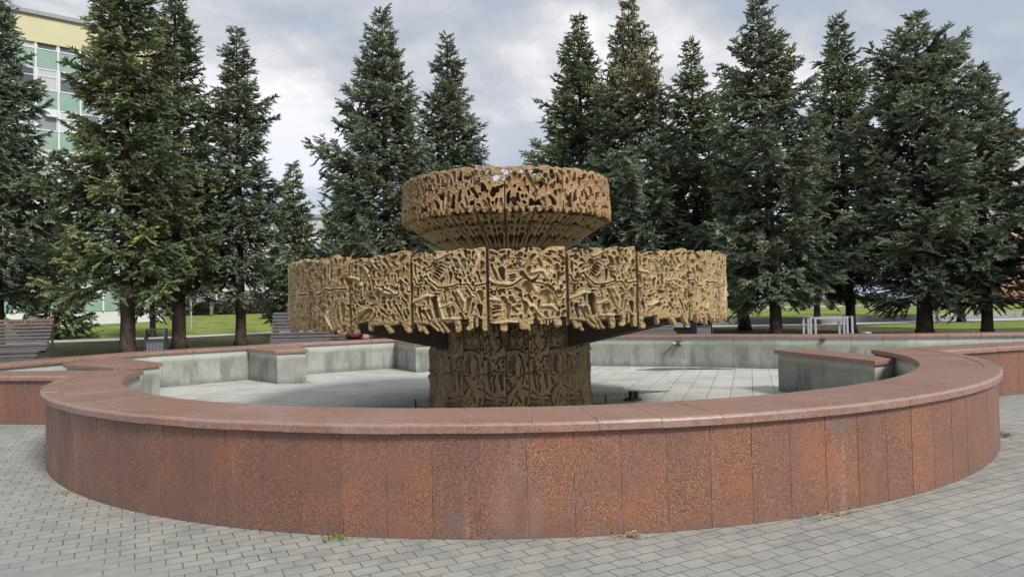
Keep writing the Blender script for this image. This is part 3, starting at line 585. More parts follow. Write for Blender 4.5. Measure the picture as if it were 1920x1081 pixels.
# upper tier
RU,NU=1.575,24; WU=2*math.pi*RU/NU; HU=.64; ZU=3.475
U,V=grid(WU,HU,.0075)
UPM=[]
def up_spec(seed):
    r=random.Random(seed); s=dict(top=[(0,3)],bot=[(0,92)],hole=[],pit=[],ridge=[],solid=[],crack=[])
    x=0
    while x<100: x+=r.uniform(9,18); s['top'].append((min(x,100),r.uniform(0,4))); s['bot'].append((min(x,100),r.uniform(84,95)))
    for k in range(4): xx=12+k*25+r.uniform(-4,4); s['solid'].append((4.5,[(xx,85),(xx+r.uniform(-3,3),r.uniform(93,97))]))
    s=fill(s,0,100,7,92,seed+50,(3.2,7.5),3.0,(1.2,4.5),.70,1.35,2500,.75)
    return s
for i in range(5):
    g,h=relief(U,V,up_spec(100+i),0,100,0,100,WU,HU,90+i,.003,.004,.6,None,.007)
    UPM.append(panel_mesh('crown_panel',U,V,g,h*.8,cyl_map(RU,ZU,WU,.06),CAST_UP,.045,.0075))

for k in range(NU):
    o=bpy.data.objects.new('crown_panel',UPM[(k*3)%5]); link(o,FT); o.rotation_euler=(0,0,R_(-.4+7.5)+k*2*math.pi/NU)
# lattice underside of the upper bowl
r0,z0,r1,z1=1.60,2.90,.86,2.42; LS=math.hypot(r0-r1,z0-z1); U,V=grid(WU,LS,.0085)
def cone_map(U,V,h):
    t=V/LS; r=r0+(r1-r0)*t; z=z0+(z1-z0)*t; th=(U-WU/2)/WU*(2*math.pi/NU)*.985
    nz=-(r0-r1)/LS; nr=(z0-z1)/LS
    rr=r+h*nr; return np.stack([np.sin(th)*rr,-np.cos(th)*rr,z+h*nz],-1)
CS=dict(top=[(0,0),(100,0)],bot=[(0,100),(100,100)],
 hole=[(9,[(22,10),(38,10)]),(9,[(66,9),(84,10)]),(5,[(28,22),(38,22)]),(4,[(66,24),(80,24)]),(5,[(18,36),(36,36)]),(5,[(64,38),(86,38)]),(4,[(48,30),(50,40)]),(4,[(24,50),(34,50)]),(5,[(70,52),(80,52)]),(8,[(24,70),(26,86)]),(9,[(74,69),(73,86)]),(5,[(49,68),(49,84)]),(4,[(50,52),(50,58)])],
 pit=[(3,[(50,8),(50,16)]),(3,[(8,30),(8,60)]),(3,[(93,30),(93,60)])],ridge=[(4,[(12,2),(8,98)]),(4,[(90,2),(90,98)]),(3,[(40,2),(39,98)]),(3,[(60,2),(60,98)])],crack=[])
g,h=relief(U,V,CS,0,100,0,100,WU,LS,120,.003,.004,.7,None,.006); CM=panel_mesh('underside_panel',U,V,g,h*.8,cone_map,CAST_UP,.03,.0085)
for k in range(NU):
    o=bpy.data.objects.new('underside_panel',CM); link(o,FT); o.rotation_euler=(0,0,R_(-.4+7.5)+k*2*math.pi/NU)
m=Mat('dark_bowl_lining',.8,.2); m.col(m.ramp(m.noise(3,5,vec=m.map((1,1,.3))),[(.35,(.075,.055,.035)),(.65,(.13,.10,.065))])); LIN=m.m
MB().lathe([(.78,2.40),(1.44,2.88),(1.44,3.28),(1.41,3.28),(1.38,2.9),(.5,2.7)],60).build('bowl_lining',LIN,FT)

# ---------------- grounds beyond -----------------
def sheet(name,pts,mat,kind='structure'):
    return mesh(name,pts,[tuple(range(len(pts)))],mat,kind=kind)
sheet('left_path',[(-60,32,.004),(-27.3,41.0,.004),(-22.9,42.2,.004),(-17,48.5,.004),(-6,56,.004),(3,62,.004),(3,67,.004),(-7,60.5,.004),(-17.8,52.6,.004),(-23.5,46.8,.004),(-28.4,45.2,.004),(-60,37,.004)],PATH)
# lawn rising gently behind the left path
nx,ny=60,24; v=[];f=[]
for j in range(ny):
    for i in range(nx):
        x=-75+i*1.35; t_=j/(ny-1); yb=np.interp(x,[-75,-28.4,-23.5,-17.8,-7,5],[34,45.2,46.8,52.6,60.5,69]); y=yb+.0+t_*(30)
        v.append((x,y,.004+1.25*min(1,t_*1.35)**1.1+.03*math.sin(x*1.7+y)*t_))
for j in range(ny-1):
    for i in range(nx-1): f.append((j*nx+i,j*nx+i+1,(j+1)*nx+i+1,(j+1)*nx+i))
mesh('lawn',v,f,GRASS,kind='structure',smooth=True)
sheet('near_lawn',[(20.5,33.0,.006),(60,30,.006),(60,42.2,.006),(29.6,41.8,.006),(21.5,40.6,.006),(18.5,38.5,.006)],GRASS)
sheet('right_path',[(4,41.5,.010),(15,42.6,.010),(20.2,41.4,.010),(30,42.4,.010),(60,44,.010),(60,47,.010),(30,46.0,.010),(20,44.2,.010),(15,45,.010),(4,45.2,.010)],PATH)
# low concrete retaining wall along the right path
LW=Plan([(3,45.4),(15,45.2),(20,44.5),(30,46.4),(60,47.2)]); lw=fixn(stones(LW,rect(0,.35,.001,.42),1.5,.012,.002).build('low_wall',KERB,bevel=.01)); tag(lw,'low grey concrete retaining wall along the path under the right-hand spruces','wall')
def gridsheet(name,x0,x1,yf,y1,z0,z1,mat,n=30):
    v=[];f=[]
    for j in range(n):
        for i in range(n):
            x=x0+(x1-x0)*i/(n-1); a=yf(x); t_=j/(n-1); v.append((x,a+(y1-a)*t_,z0+(z1-z0)*t_+.04*math.sin(x*.9+t_*9)))
    for j in range(n-1):
        for i in range(n-1): f.append((j*n+i,j*n+i+1,(j+1)*n+i+1,(j+1)*n+i))
    return mesh(name,v,f,mat,kind='structure',smooth=True)
gridsheet('raised_lawn',3,70,lambda x: float(np.interp(x,[3,15,20,30,60,70],[45.8,45.6,44.9,46.8,47.7,48])),66,.40,.75,GRASS)
sheet('far_path',[(3,66.2,.74),(80,66.2,.74),(80,76,.74),(3,76,.74)],PATH)
sheet('far_lawn',[(3,76.2,.78),(90,76.2,.78),(90,120,.9),(3,120,.9)],GRASS)
sheet('kerb',[(-60,31.6,.02),(-27.2,40.6,.02),(-22.7,41.8,.02),(-16.8,48.1,.02),(-6,55.6,.02),(3,61.6,.02),(3,61.9,.02),(-6,55.9,.02),(-17,48.4,.02),(-22.9,42.1,.02),(-27.3,40.9,.02),(-60,31.9,.02)],KERB)
# ---------------- trees -----------------
def bark():
    m=Mat('spruce_bark',.95,.1); c=m.ramp(m.noise(6,6,.7,vec=m.map((1,1,.5))),[(.32,(.035,.027,.022)),(.52,(.075,.058,.047)),(.7,(.13,.105,.085))]); m.col(c); m.bump(m.noise(14,6,.75,vec=m.map((1,1,.4))),1.0,.04); return m.m
BARK=bark()
def needle(name,cols):
    m=Mat(name,.62,.25); a=m.attr('tint')
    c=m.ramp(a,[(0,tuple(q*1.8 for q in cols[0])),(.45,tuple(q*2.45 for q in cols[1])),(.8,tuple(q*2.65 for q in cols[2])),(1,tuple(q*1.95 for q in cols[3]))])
    c=m.mix(1,c,m.ramp(m.noise(.5,3,.6),[(.35,(.82,.86,.88)),(.65,(1.2,1.15,1.05))]),'MULTIPLY')
    m.col(c); tr=N(m.t,'ShaderNodeBsdfTranslucent'); L(m.t,c,tr.inputs[0]); ms=N(m.t,'ShaderNodeMixShader'); ms.inputs[0].default_value=.2; L(m.t,m.p.outputs[0],ms.inputs[1]); L(m.t,tr.outputs[0],ms.inputs[2]); L(m.t,ms.outputs[0],m.t.nodes['Material Output'].inputs[0]); return m.m
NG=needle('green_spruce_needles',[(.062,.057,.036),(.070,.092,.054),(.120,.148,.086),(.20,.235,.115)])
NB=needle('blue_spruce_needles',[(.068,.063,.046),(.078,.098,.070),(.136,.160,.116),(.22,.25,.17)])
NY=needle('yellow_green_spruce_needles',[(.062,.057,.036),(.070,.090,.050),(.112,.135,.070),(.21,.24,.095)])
m=Mat('brown_cones',.7,.2); m.col(m.ramp(m.island(),[(0,(.26,.16,.07)),(1,(.50,.35,.16))])); CONE=m.m
def crown_arrays(rs,Ht,zb,Rb,shape,asc,droop,lean=(0,0),tuft=.10,dens=1.0,lumps=None,yel=0,sidebias=None):
    """returns tufts (n,3 verts,3) + tint, and level one branch polylines"""
    ts=[];nm=[]; br=[]
    z=zb; P1=[]
    while z<Ht-.12:
        fr=(Ht-z)/(Ht-zb); nb=int(round((7 if fr>.12 else 5)))
        az0=rs.uniform(0,6.28); lw=1+.11*math.sin(z*1.9+rs.uniform(0,1.5))
        for k in range(nb):
            az=az0+k*6.283/nb+rs.uniform(-.35,.35)
            Lb=Rb*(1-(1-fr)**(1.18/shape))*rs.uniform(.60,1.12)*lw
            if fr>.93: Lb*=.8
            if rs.random()<.09: Lb*=1.25
            Lb*=1+.14*math.sin(3*az+z*1.1)
            if sidebias: Lb*=1+sidebias[0]*math.cos(az-sidebias[1])
            P1.append((z+rs.uniform(-.16,.16),az,max(Lb,.18),fr))
        z+=rs.uniform(.30,.46)*(.62+.62*fr)
    P1=np.array(P1); n1=len(P1); z1,az1,L1,fr1=P1.T
    a_el=asc*(1-fr1)**1.1*.9-droop*fr1+rs.uniform(-.10,.10,n1); bend=.18+.25*fr1+rs.uniform(-.06,.06,n1)
    tint1=rs.normal(0,.15,n1)
    def pt1(i,t):    # position on level one branch
        r=L1[i]*t; zz=z1[i]+L1[i]*(a_el[i]*t-.35*bend[i]*np.sin(np.pi*t)*.6+bend[i]*.35*t**3)
        return np.stack([np.cos(az1[i])*r+lean[0]*(zz/Ht),np.sin(az1[i])*r+lean[1]*(zz/Ht),zz],-1)
    allP=[];allD=[];allT=[];allW=[]
    # level two shoots
    cnt=np.maximum(4,(L1/.105*dens).astype(int)); i2=np.repeat(np.arange(n1),cnt)
    t2=np.concatenate([np.linspace(.16,1,c) for c in cnt])**.8+rs.uniform(-.02,.02,len(i2)); t2=np.clip(t2,.05,1)
    sd=np.where(rs.random(len(i2))<.5,1,-1); p2=pt1(i2,t2); q=pt1(i2,np.clip(t2+.05,0,1.06)); d1=q-p2; d1/=np.linalg.norm(d1,axis=1)[:,None]+1e-9
    side=np.stack([-np.sin(az1[i2]),np.cos(az1[i2]),np.zeros(len(i2))],-1)*sd[:,None]
    ang=rs.uniform(.55,1.05,len(i2)); d2=d1*np.cos(ang)[:,None]+side*np.sin(ang)[:,None]; d2[:,2]+=np.where(rs.random(len(i2))<.35,rs.uniform(-1.1,-.35,len(i2)),rs.uniform(-.12,.12,len(i2))); d2/=np.linalg.norm(d2,axis=1)[:,None]
    L2=np.minimum(.20+.44*L1[i2]*(1.08-t2)**.7,1.0)*rs.uniform(.65,1.1,len(i2)); L2*=np.where(t2<.25,.6,1)
    # branch axis tufts too
    c0=np.maximum(4,(L1/.05).astype(int)); i0=np.repeat(np.arange(n1),c0); t0=np.concatenate([np.linspace(.35,1.0,c) for c in c0]); p0=pt1(i0,t0); q0=pt1(i0,t0+.04)
    allP.append(p0); allD.append(q0-p0); allT.append(tint1[i0]+.40+.45*(t0>.93)); 
    # level three
    c3=np.maximum(2,(L2/.066*dens).astype(int)); i3=np.repeat(np.arange(len(i2)),c3); t3=np.concatenate([np.linspace(.15,1,c) for c in c3])
    p3=p2[i3]+d2[i3]*(L2[i3]*t3)[:,None]; p3[:,2]-=.10*(L2[i3]*t3)**1.5
    s3=np.cross(d2[i3],np.array([0,0,1.])); s3/=np.linalg.norm(s3,axis=1)[:,None]+1e-9; s3*=np.where(rs.random(len(i3))<.5,1,-1)[:,None]
    d3=d2[i3]*.75+s3*rs.uniform(.2,.8,len(i3))[:,None]; d3[:,2]+=rs.uniform(-.30,.28,len(i3)); d3/=np.linalg.norm(d3,axis=1)[:,None]
    L3=rs.uniform(.09,.22,len(i3))*(1.15-.5*t3)
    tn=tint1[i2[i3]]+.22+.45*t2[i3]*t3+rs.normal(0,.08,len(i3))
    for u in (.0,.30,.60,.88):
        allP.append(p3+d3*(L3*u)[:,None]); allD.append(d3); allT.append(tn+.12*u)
    P=np.concatenate(allP); D=np.concatenate(allD); T=np.concatenate(allT); D/=np.linalg.norm(D,axis=1)[:,None]+1e-9; n=len(P)
    if yel>0:   # pale fresh lower sprays on one tree
        T=T+yel*np.clip(1-(P[:,2]-zb)/3.0,0,1)*(rs.random(n)<.8)
    out=[];tt=[]
    for k in range(2):
        rv=rs.normal(0,1,(n,3)); sdv=np.cross(D,rv); sdv/=np.linalg.norm(sdv,axis=1)[:,None]+1e-9
        ln=tuft*rs.uniform(.8,1.3,n)[:,None]; wd=tuft*.27*rs.uniform(.7,1.3,n)[:,None]
        dd=D+sdv*rs.uniform(-.35,.35,n)[:,None]; out.append(np.stack([P-sdv*wd-D*ln*.15,P+sdv*wd-D*ln*.15,P+dd*ln],1)); tt.append(T)
    tri=np.concatenate(out); T=np.clip(np.concatenate(tt),0,1)
    for i in range(n1):
        if L1[i]>.5: br.append((pt1(np.full(6,i),np.linspace(0,.85,6)),.010+.011*L1[i]))
    return tri,T,br
def build_tree(label,px,D,Ht,zb,Rb,shape=.72,asc=.55,droop=.18,mat=NG,seed=1,lean=(0,0),tr=.26,cones=0,tuft=.088,dens=1.35,yel=0,sidebias=None,cat='spruce tree',group='spruce trees around the fountain',y=None):
    rs=np.random.default_rng(seed); X=(px-960)/1331*D
    t=thing('spruce_tree',label,cat,(X,D,0),0,group); Rb*=.93; zb+=.35 if D<40 else 0
    tri,T,br=crown_arrays(rs,Ht,zb,Rb,shape,asc,droop,lean,tuft,dens,yel=yel,sidebias=sidebias)
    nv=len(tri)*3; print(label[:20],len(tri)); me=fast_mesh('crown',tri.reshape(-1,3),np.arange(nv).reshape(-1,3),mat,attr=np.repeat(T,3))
    link(bpy.data.objects.new('crown',me),t)
    mb=MB(); hs=np.linspace(0,1,14); pts=[];rad=[]
    for h_ in hs:
        z=h_*(Ht-.05); pts.append((lean[0]*z/Ht+(.02*math.sin(z*1.3) if z>.3 else 0),lean[1]*z/Ht,z)); rad.append(max(.012,tr*(1-h_)**.85*(1.0)+ (.10*tr/.26 if h_==0 else 0)))
    pts.insert(1,(lean[0]*.01,0,.35)); rad.insert(1,tr*1.03)
    mb.tube(pts,rad,12)
    for p,r in br: mb.tube(p,[r*(1-.8*k/5) for k in range(6)],4,cap=False)
    mb.build('trunk',BARK,t,smooth=True)
    if cones:
        cb=MB(); zt=P_top=None
        sel=np.where(tri[:,2,2]>Ht*(1-.28))[0]; rs.shuffle(sel)
        for i in sel[:cones]:
            p=tri[i,2]; l=rs.uniform(.09,.15); cb.tube([p,p+np.array([rs.uniform(-.02,.02),rs.uniform(-.02,.02),-l*.5]),p+np.array([0,0,-l])],[.012,.024,.008],5)
        c=cb.build('cones',CONE,t); c['kind']='stuff'
    return t
TR=[
 dict(label='tall blue-green spruce cut off by the left edge of the view, behind the wide bench',px=-8,D=29,Ht=15.6,zb=2.3,Rb=2.8,mat=NB,seed=21,shape=.75,tr=.30),
 dict(label='huge dense green spruce with pale yellow-green lower sprays, just left of the litter bin',px=238,D=27,Ht=17.0,zb=2.7,Rb=2.75,mat=NY,seed=22,shape=.70,tr=.27,yel=.20,droop=.22),
 dict(label='tall dark green spruce directly right of the litter bin',px=334,D=31,Ht=16.8,zb=2.6,Rb=2.3,mat=NG,seed=23,shape=.72,tr=.29,yel=.2),
 dict(label='slim grey-green spruce standing just left of the middle bench',px=450,D=32,Ht=14.6,zb=2.2,Rb=2.25,mat=NB,seed=24,shape=.60,tr=.24,cones=60,droop=.25),
 dict(label='small young spruce seen far back in the gap left of the fountain',px=553,D=44,Ht=10.9,zb=1.2,Rb=2.6,mat=NG,seed=25,shape=.85,tr=.18,cones=60),
 dict(label='broad blue-green spruce with long upswept left branches, left of the upper bowl',px=727,D=31,Ht=14.75,zb=1.8,Rb=3.4,mat=NB,seed=26,shape=.80,asc=.75,droop=.10,tr=.27,cones=160,sidebias=(.16,math.pi)),
 dict(label='spruce with brown coned tip close behind the upper bowl on its left side',px=848,D=35,Ht=15.1,zb=1.8,Rb=3.0,mat=NB,seed=27,shape=.74,asc=.6,tr=.26,cones=160),
 dict(label='dark pointed spruce close behind the upper bowl on its right side',px=1096,D=34,Ht=15.4,zb=1.6,Rb=3.1,mat=NG,seed=28,shape=.72,tr=.26,cones=90,sidebias=(.10,math.pi)),
 dict(label='tall spruce with its whole upper third brown with hanging cones',px=1192,D=31,Ht=14.9,zb=1.5,Rb=2.9,mat=NB,seed=29,shape=.66,asc=.6,tr=.27,cones=1900),
 dict(label='shorter dark spruce between the cone-laden spruce and the broad one over the white barrier',px=1308,D=33,Ht=13.7,zb=1.5,Rb=2.7,mat=NG,seed=30,shape=.72,tr=.25,cones=60),
 dict(label='low dark spruce with a leaning trunk at the right end of the lower bowl',px=1394,D=37,Ht=11.2,zb=1.6,Rb=2.3,mat=NG,seed=31,shape=.75,tr=.3,lean=(-.9,0)),
 dict(label='broad full spruce behind the left post of the white metal barrier',px=1453,D=28,Ht=13.7,zb=1.5,Rb=3.1,mat=NB,seed=32,shape=.70,tr=.24,lean=(-.35,0),yel=.15,cones=80,tuft=.092),
 dict(label='dark spruce behind the right posts of the white metal barrier',px=1593,D=33,Ht=14.9,zb=1.6,Rb=2.4,mat=NG,seed=33,shape=.60,tr=.22,lean=(-.2,0)),
 dict(label='very broad round-topped blue-green spruce right of the white barrier',px=1731,D=27.5,Ht=12.6,zb=1.5,Rb=3.0,mat=NB,seed=34,shape=.50,tr=.29,asc=.75,tuft=.092),
 dict(label='squat bushy blue-green spruce near the right edge with sweeping lower branches',px=1848,D=27,Ht=10.3,zb=1.35,Rb=2.3,mat=NB,seed=35,shape=.50,tr=.2,asc=.75,droop=.3),
 dict(label='spruce past the right edge reaching in with long dark branches',px=2030,D=25,Ht=8.6,zb=1.3,Rb=2.3,mat=NG,seed=36,shape=.5,tr=.22),
 dict(label='distant spruce seen low behind the trunks at the far left',px=105,D=46,Ht=9.0,zb=.8,Rb=2.8,mat=NG,seed=37,shape=.8,tr=.2,tuft=.15,dens=.8),
 dict(label='distant spruce low behind the litter bin trees',px=285,D=47,Ht=8.5,zb=1.9,Rb=2.8,mat=NB,seed=38,shape=.8,tr=.2,tuft=.15,dens=.8),
 dict(label='distant bushy spruce behind the left half of the lower bowl',px=640,D=43,Ht=8.0,zb=.7,Rb=3.0,mat=NG,seed=39,shape=.7,tr=.2,tuft=.15,dens=.8),
 dict(label='distant dark spruce behind the middle of the lower bowl, hidden but for its tip',px=790,D=45,Ht=9.0,zb=.7,Rb=3.2,mat=NG,seed=40,shape=.7,tr=.2,tuft=.15,dens=.8),
 dict(label='distant spruce in the dark gap right of the lower bowl',px=1250,D=42,Ht=9.2,zb=1.2,Rb=3.2,mat=NG,seed=41,shape=.6,tr=.2,tuft=.15,dens=.8),
 dict(label='distant spruce filling the gap between the broad spruce and the dark one by the barrier',px=1530,D=43,Ht=9.8,zb=1.9,Rb=2.8,mat=NG,seed=42,shape=.6,tr=.2,tuft=.15,dens=.8),
 dict(label='distant spruce between the two rightmost near trees',px=1800,D=42,Ht=8.8,zb=1.9,Rb=2.8,mat=NG,seed=43,shape=.6,tr=.2,tuft=.15,dens=.8),
]
for a in TR: build_tree(**a)

# ---------------- street furniture -----------------
def bench(label,X,Y,wd,zt=1.50,rz=0,brown=2):
    t=thing('slatted_bench',label,'bench',(X,Y,0),rz,'slatted lounge benches behind the basin'); w2=wd/2
    prof=[(0,.10),(0,.40),(.06,.55),(.22,.60),(.48,.58),(.62,.66)]
    for k in range(1,8): prof.append((.62+.09*k*.62,.66+(zt-.66)*k/7))
    pts=[];acc=0
    P=[np.array(p) for p in prof]
    def at(sv):
        a=0
        for p,q in zip(P,P[1:]):
            l=np.linalg.norm(q-p)
            if a+l>=sv: return p+(q-p)*(sv-a)/l,(q-p)/l
            a+=l
        return P[-1],(P[-1]-P[-2])/np.linalg.norm(P[-1]-P[-2])
    tot=sum(np.linalg.norm(q-p) for p,q in zip(P,P[1:])); n=int(tot/.105)
    for i in range(n):
        c,d=at((i+.5)*tot/n); nrm=np.array([-d[1],d[0]]); h_=.040; th=.014
        q=[c-d*h_,c+d*h_,c+d*h_+nrm*th*2,c-d*h_+nrm*th*2]
        v=[(x,a[0],a[1]) for x in (-w2+random.uniform(-.004,.004),w2+random.uniform(-.004,.004)) for a in q]
        MBx=MB().add(v,[(0,1,2,3),(7,6,5,4),(0,4,5,1),(1,5,6,2),(2,6,7,3),(3,7,4,0)])
        o=fixn(MBx.build('slat',SLATB if i>=n-brown else SLAT,t,bevel=.004))
    for x in (-w2+.06,0,w2-.06):
        mb=MB()
        for p,q in zip(P,P[1:]): mb.obox((x,p[0]+.03,p[1]-.03),(x,q[0]+.03,q[1]-.03),.05,.04,up=(1,0,0))
        mb.obox((x,.08,0),(x,.08,.42),.05,.05); mb.obox((x,1.0,0),(x,1.0,zt-.15),.05,.05)
        fixn(mb.build('support_frame',DSTEEL,t))
    return t
bench('wide empty slatted bench with two brownish top slats at the left edge of the view',-15.25,19.6,3.9,1.50,R_(8))
bench('slatted bench with a person lying on it, half hidden by the lower bowl',-5.3,20.3,3.62,1.53,R_(2),0)
bench('lower slatted bench seen beneath the right side of the lower bowl',3.75,22.6,2.9,1.02,R_(-3),0)
def bin_(label,X,Y,rz):
    t=thing('litter_bin',label,'litter bin',(X,Y,0),rz,'dark metal litter bins')
    for sx_ in (-1,1):
        pl_=[(-.24,0),(.24,0),(.24,1.12),(-.08,1.12),(-.24,.93)]
        v=[(x,a,b) for x in (sx_*.26,sx_*.285) for a,b in pl_]; n=5
        fixn(MB().add(v,[tuple(range(n)),tuple(range(2*n-1,n-1,-1))]+[(i,(i+1)%n,(i+1)%n+n,i+n) for i in range(n)]).build('side_panel',ANTH,t))
    fixn(MB().obox((0,-.09,1.10),(0,.24,1.10),.52,.035).box(-.255,.255,-.24,-.20,.74,.78).build('hood',ANTH,t))
    mb=MB()
    for i in range(5): mb.box(-.235+i*.096,-.235+i*.096+.085,-.215,-.19,.05,.74)
    for i in range(5): mb.box(-.235+i*.096,-.235+i*.096+.085,.19,.215,.05,.74)
    mb.build('slatted_body',GREYM if 0 else m_slat,t); MB().box(-.25,.25,-.185,.185,.03,.70).build('liner',DSTEEL,t)
m=Mat('bin_slat_grey',.55,.4); m.col((.13,.14,.155)); m_slat=m.m
bin_('dark grey hooded litter bin with slatted front between the two left spruce trunks',-10.85,21.6,R_(16))
bin_('dark litter bin glimpsed under the right side of the lower bowl',6.25,23.6,R_(10))
def lamp(label,X,Y,Hh):
    t=thing('street_lamp',label,'street lamp',(X,Y,0),0,'grey lamp posts beyond the trees')
    MB().tube([(0,0,0),(0,0,.25),(0,0,.27),(0,0,Hh)],[.11,.11,.075,.05],12).build('pole',GREYM,t)
    MB().tube([(0,0,Hh),(0,-.6,Hh+.25)],.03,8).build('arm',GREYM,t); MB().box(-.11,.11,-1.05,-.55,Hh+.2,Hh+.3).build('lamp_head',GREYM,t,bevel=.02)
lamp('grey lamp post on the lawn between the two left-hand spruce trunks',-24.0,53.0,6.0)
lamp('grey lamp post behind the low wall, left of the white metal barrier',18.4,53.0,6.0)
# white metal barrier
t=thing('metal_barrier','white tubular metal frame barrier standing behind the far wall among the right-hand trunks','barrier',(10.05,24,0),R_(-4)); t.scale=(.94,.94,.93)
for x,n_ in ((0,2),(1.45,2)):
    for q in range(n_):
        for y in (0,.75): MB().obox((x+q*.17*(1 if x==0 else -1),y,0),(x+q*.17*(1 if x==0 else -1),y,1.03),.07,.07).build('post',WHITEM,t)
for y in (0,.75):
    for z in (.28,.98): MB().obox((.2,y,z),(1.25,y,z),.045,.06).build('rail',WHITEM,t)
for x in (0,1.45): MB().obox((x,.04,1.0),(x,.71,1.0),.05,.06).build('rail',WHITEM,t)
tag(fixn(MB().box(-.11,.11,-.2,.2,0,.42).build('white_block',WHITEM,bevel=.015)),'small white block on the ground at the right foot of the white metal barrier','block').location=(11.95,24.1,0)
# fittings inside the basin
t=thing('floodlight','small round dark underwater floodlight cluster on the basin floor right of the stem','floodlight',(1.93,11.6,.006))
MB().lathe([(.001,0),(.15,0),(.15,.02),(.11,.035),(.001,.035)],24).build('base_plate',STEEL,t)
for a in (0,2.1,4.2): MB().lathe([(.001,.035),(.04,.035),(.04,.13),(.032,.14),(.001,.13)],14,(.055*math.cos(a),.055*math.sin(a))).build('lamp_can',DSTEEL,t)
mb=MB()
for a in (1,3.1,5.2): mb.tube([(.12*math.cos(a),.12*math.sin(a),.02),(.12*math.cos(a),.12*math.sin(a),.12)],.006,6)
mb.build('bolts',DSTEEL,t)
wx,wy=4.0,17.23
t=thing('water_inlet','pair of short metal pipe stubs sticking out of the stained far wall','pipe',(wx,wy,.585),R_(-22))
for dx in (-.07,.06):
    MB().tube([(dx,.0,0),(dx,-.10,0),(dx+(-.05 if dx<0 else .05),-.14,-.01)],.032,12).build('pipe_stub',GREYM,t)
MB().box(-.10,.10,-.006,.0,-.05,.05).build('flange',STEEL,t)
tag(fixn(MB().box(-.045,.045,-.03,.0,-.04,.04).build('wall_outlet',DSTEEL,bevel=.004)),'small black square outlet under the coping of the far wall on the right','outlet')
bpy.data.objects['wall_outlet'].location=(6.88,15.82,.655); bpy.data.objects['wall_outlet'].rotation_euler=(0,0,R_(-22))
# puddles
m=Mat('puddle_water',.10,.3); m.col((.085,.09,.08)); m.p.inputs['IOR'].default_value=1.25; PUD=m.m
def puddle(label,pts,seed):
    r=random.Random(seed); q=[]
    n=len(pts)
    for i in range(n):
        a=np.array(pts[i]);b=np.array(pts[(i+1)%n])
        for k in range(5): u=k/5; p=a*(1-u)+b*u; q.append((p[0]+r.uniform(-.03,.03),p[1]+r.uniform(-.05,.05),.011))
    o=mesh('puddle',q,[tuple(range(len(q)))],PUD,kind='structure'); fixn(o); return o
puddle('',[(1.05,12.35),(1.4,12.3),(2.0,12.3),(2.6,12.55),(2.75,12.65),(2.3,12.8),(2.0,13.0),(2.05,13.4),(1.8,13.2),(1.45,13.1),(1.3,13.5),(1.0,13.3)],1)
puddle('',[(2.85,16.7),(3.3,16.4),(4.3,16.45),(5.1,16.25),(4.6,16.75),(3.9,16.95),(3.4,17.05)],2)
# ---------------- person on the bench -----------------
def skin_obj(name,chains,mat,parent,sub=2):
    """chains: list of (parent vertex index or None, [(pos, radius), ...]) -> one skinned mesh"""
    me=bpy.data.meshes.new(name); V=[];E=[];Rd=[]
    for par,ch in chains:
        last=par
        for p,r in ch:
            V.append(p); Rd.append(r); i=len(V)-1
            if last is not None: E.append((last,i))
            last=i
    me.from_pydata(V,E,[]); o=bpy.data.objects.new(name,me); link(o,parent); me.materials.append(mat)
    sk=o.modifiers.new('skin','SKIN'); sk.use_smooth_shade=True
    for i,r in enumerate(Rd):
        sv=me.skin_vertices[0].data[i]; sv.radius=(r,r); sv.use_root=(i==0)
    sb=o.modifiers.new('sub','SUBSURF'); sb.levels=sub; sb.render_levels=sub
    return o
m=Mat('skin',.55,.3); m.col((.52,.30,.21)); SKIN=m.m
m=Mat('maroon_fleece',.9,.1); m.col(m.ramp(m.noise(30),[(.3,(.08,.02,.035)),(.7,(.13,.04,.06))])); MAR=m.m
m=Mat('slate_blue_cloth',.9,.1); m.col(m.ramp(m.noise(25),[(.3,(.075,.085,.12)),(.7,(.12,.13,.175))])); BLU=m.m
m=Mat('dark_hair_and_shoes',.7,.3); m.col((.02,.018,.018)); DK=m.m
pt=thing('person','person in maroon top and slate blue trousers lying on the slatted bench with knees raised','person',(-4.35,20.68,.66),R_(2))
B_=[(None,[((.20,0,.10),.13),((0,0,.12),.125),((-.22,0,.15),.14),((-.42,0,.18),.13),((-.53,0,.21),.055),((-.60,0,.24),.06),((-.68,0,.27),.095),((-.77,0,.29),.085)]),
 (0,[((.24,-.10,.11),.09),((.58,-.13,.48),.065),((.60,-.12,.50),.06),((.78,-.12,.10),.045),((.80,-.12,.04),.045),((.95,-.12,.02),.035)]),
 (0,[((.24,.10,.11),.09),((.50,.13,.44),.065),((.53,.13,.45),.06),((.66,.13,.08),.045),((.68,.13,.03),.045),((.83,.13,.02),.035)]),
 (3,[((-.40,-.19,.17),.06),((-.16,-.27,.12),.045),((.02,-.16,.26),.034),((.07,-.12,.275),.03),((.12,-.10,.275),.026),((.20,-.085,.27),.009)]),
 (24,[((.15,-.12,.285),.009),((.21,-.112,.262),.008)]),(24,[((.15,-.07,.285),.009),((.20,-.06,.262),.008)]),(24,[((.15,-.05,.275),.008),((.185,-.035,.255),.008)]),(23,[((.09,-.16,.27),.01),((.13,-.165,.255),.009)]),
 (3,[((-.40,.19,.17),.06),((-.16,.26,.10),.045),((.05,.16,.22),.034),((.12,.10,.25),.026),((.19,.08,.25),.009)])]
skin_obj('body',B_,SKIN,pt)
skin_obj('jacket',[(None,[((.10,0,.12),.150),((-.10,0,.14),.155),((-.30,0,.17),.165),((-.44,0,.19),.13)]),(2,[((-.40,-.19,.18),.085),((-.16,-.27,.13),.068),((0,-.175,.25),.052)]),(2,[((-.40,.19,.18),.085),((-.16,.26,.11),.068),((.02,.17,.21),.052)])],MAR,pt)
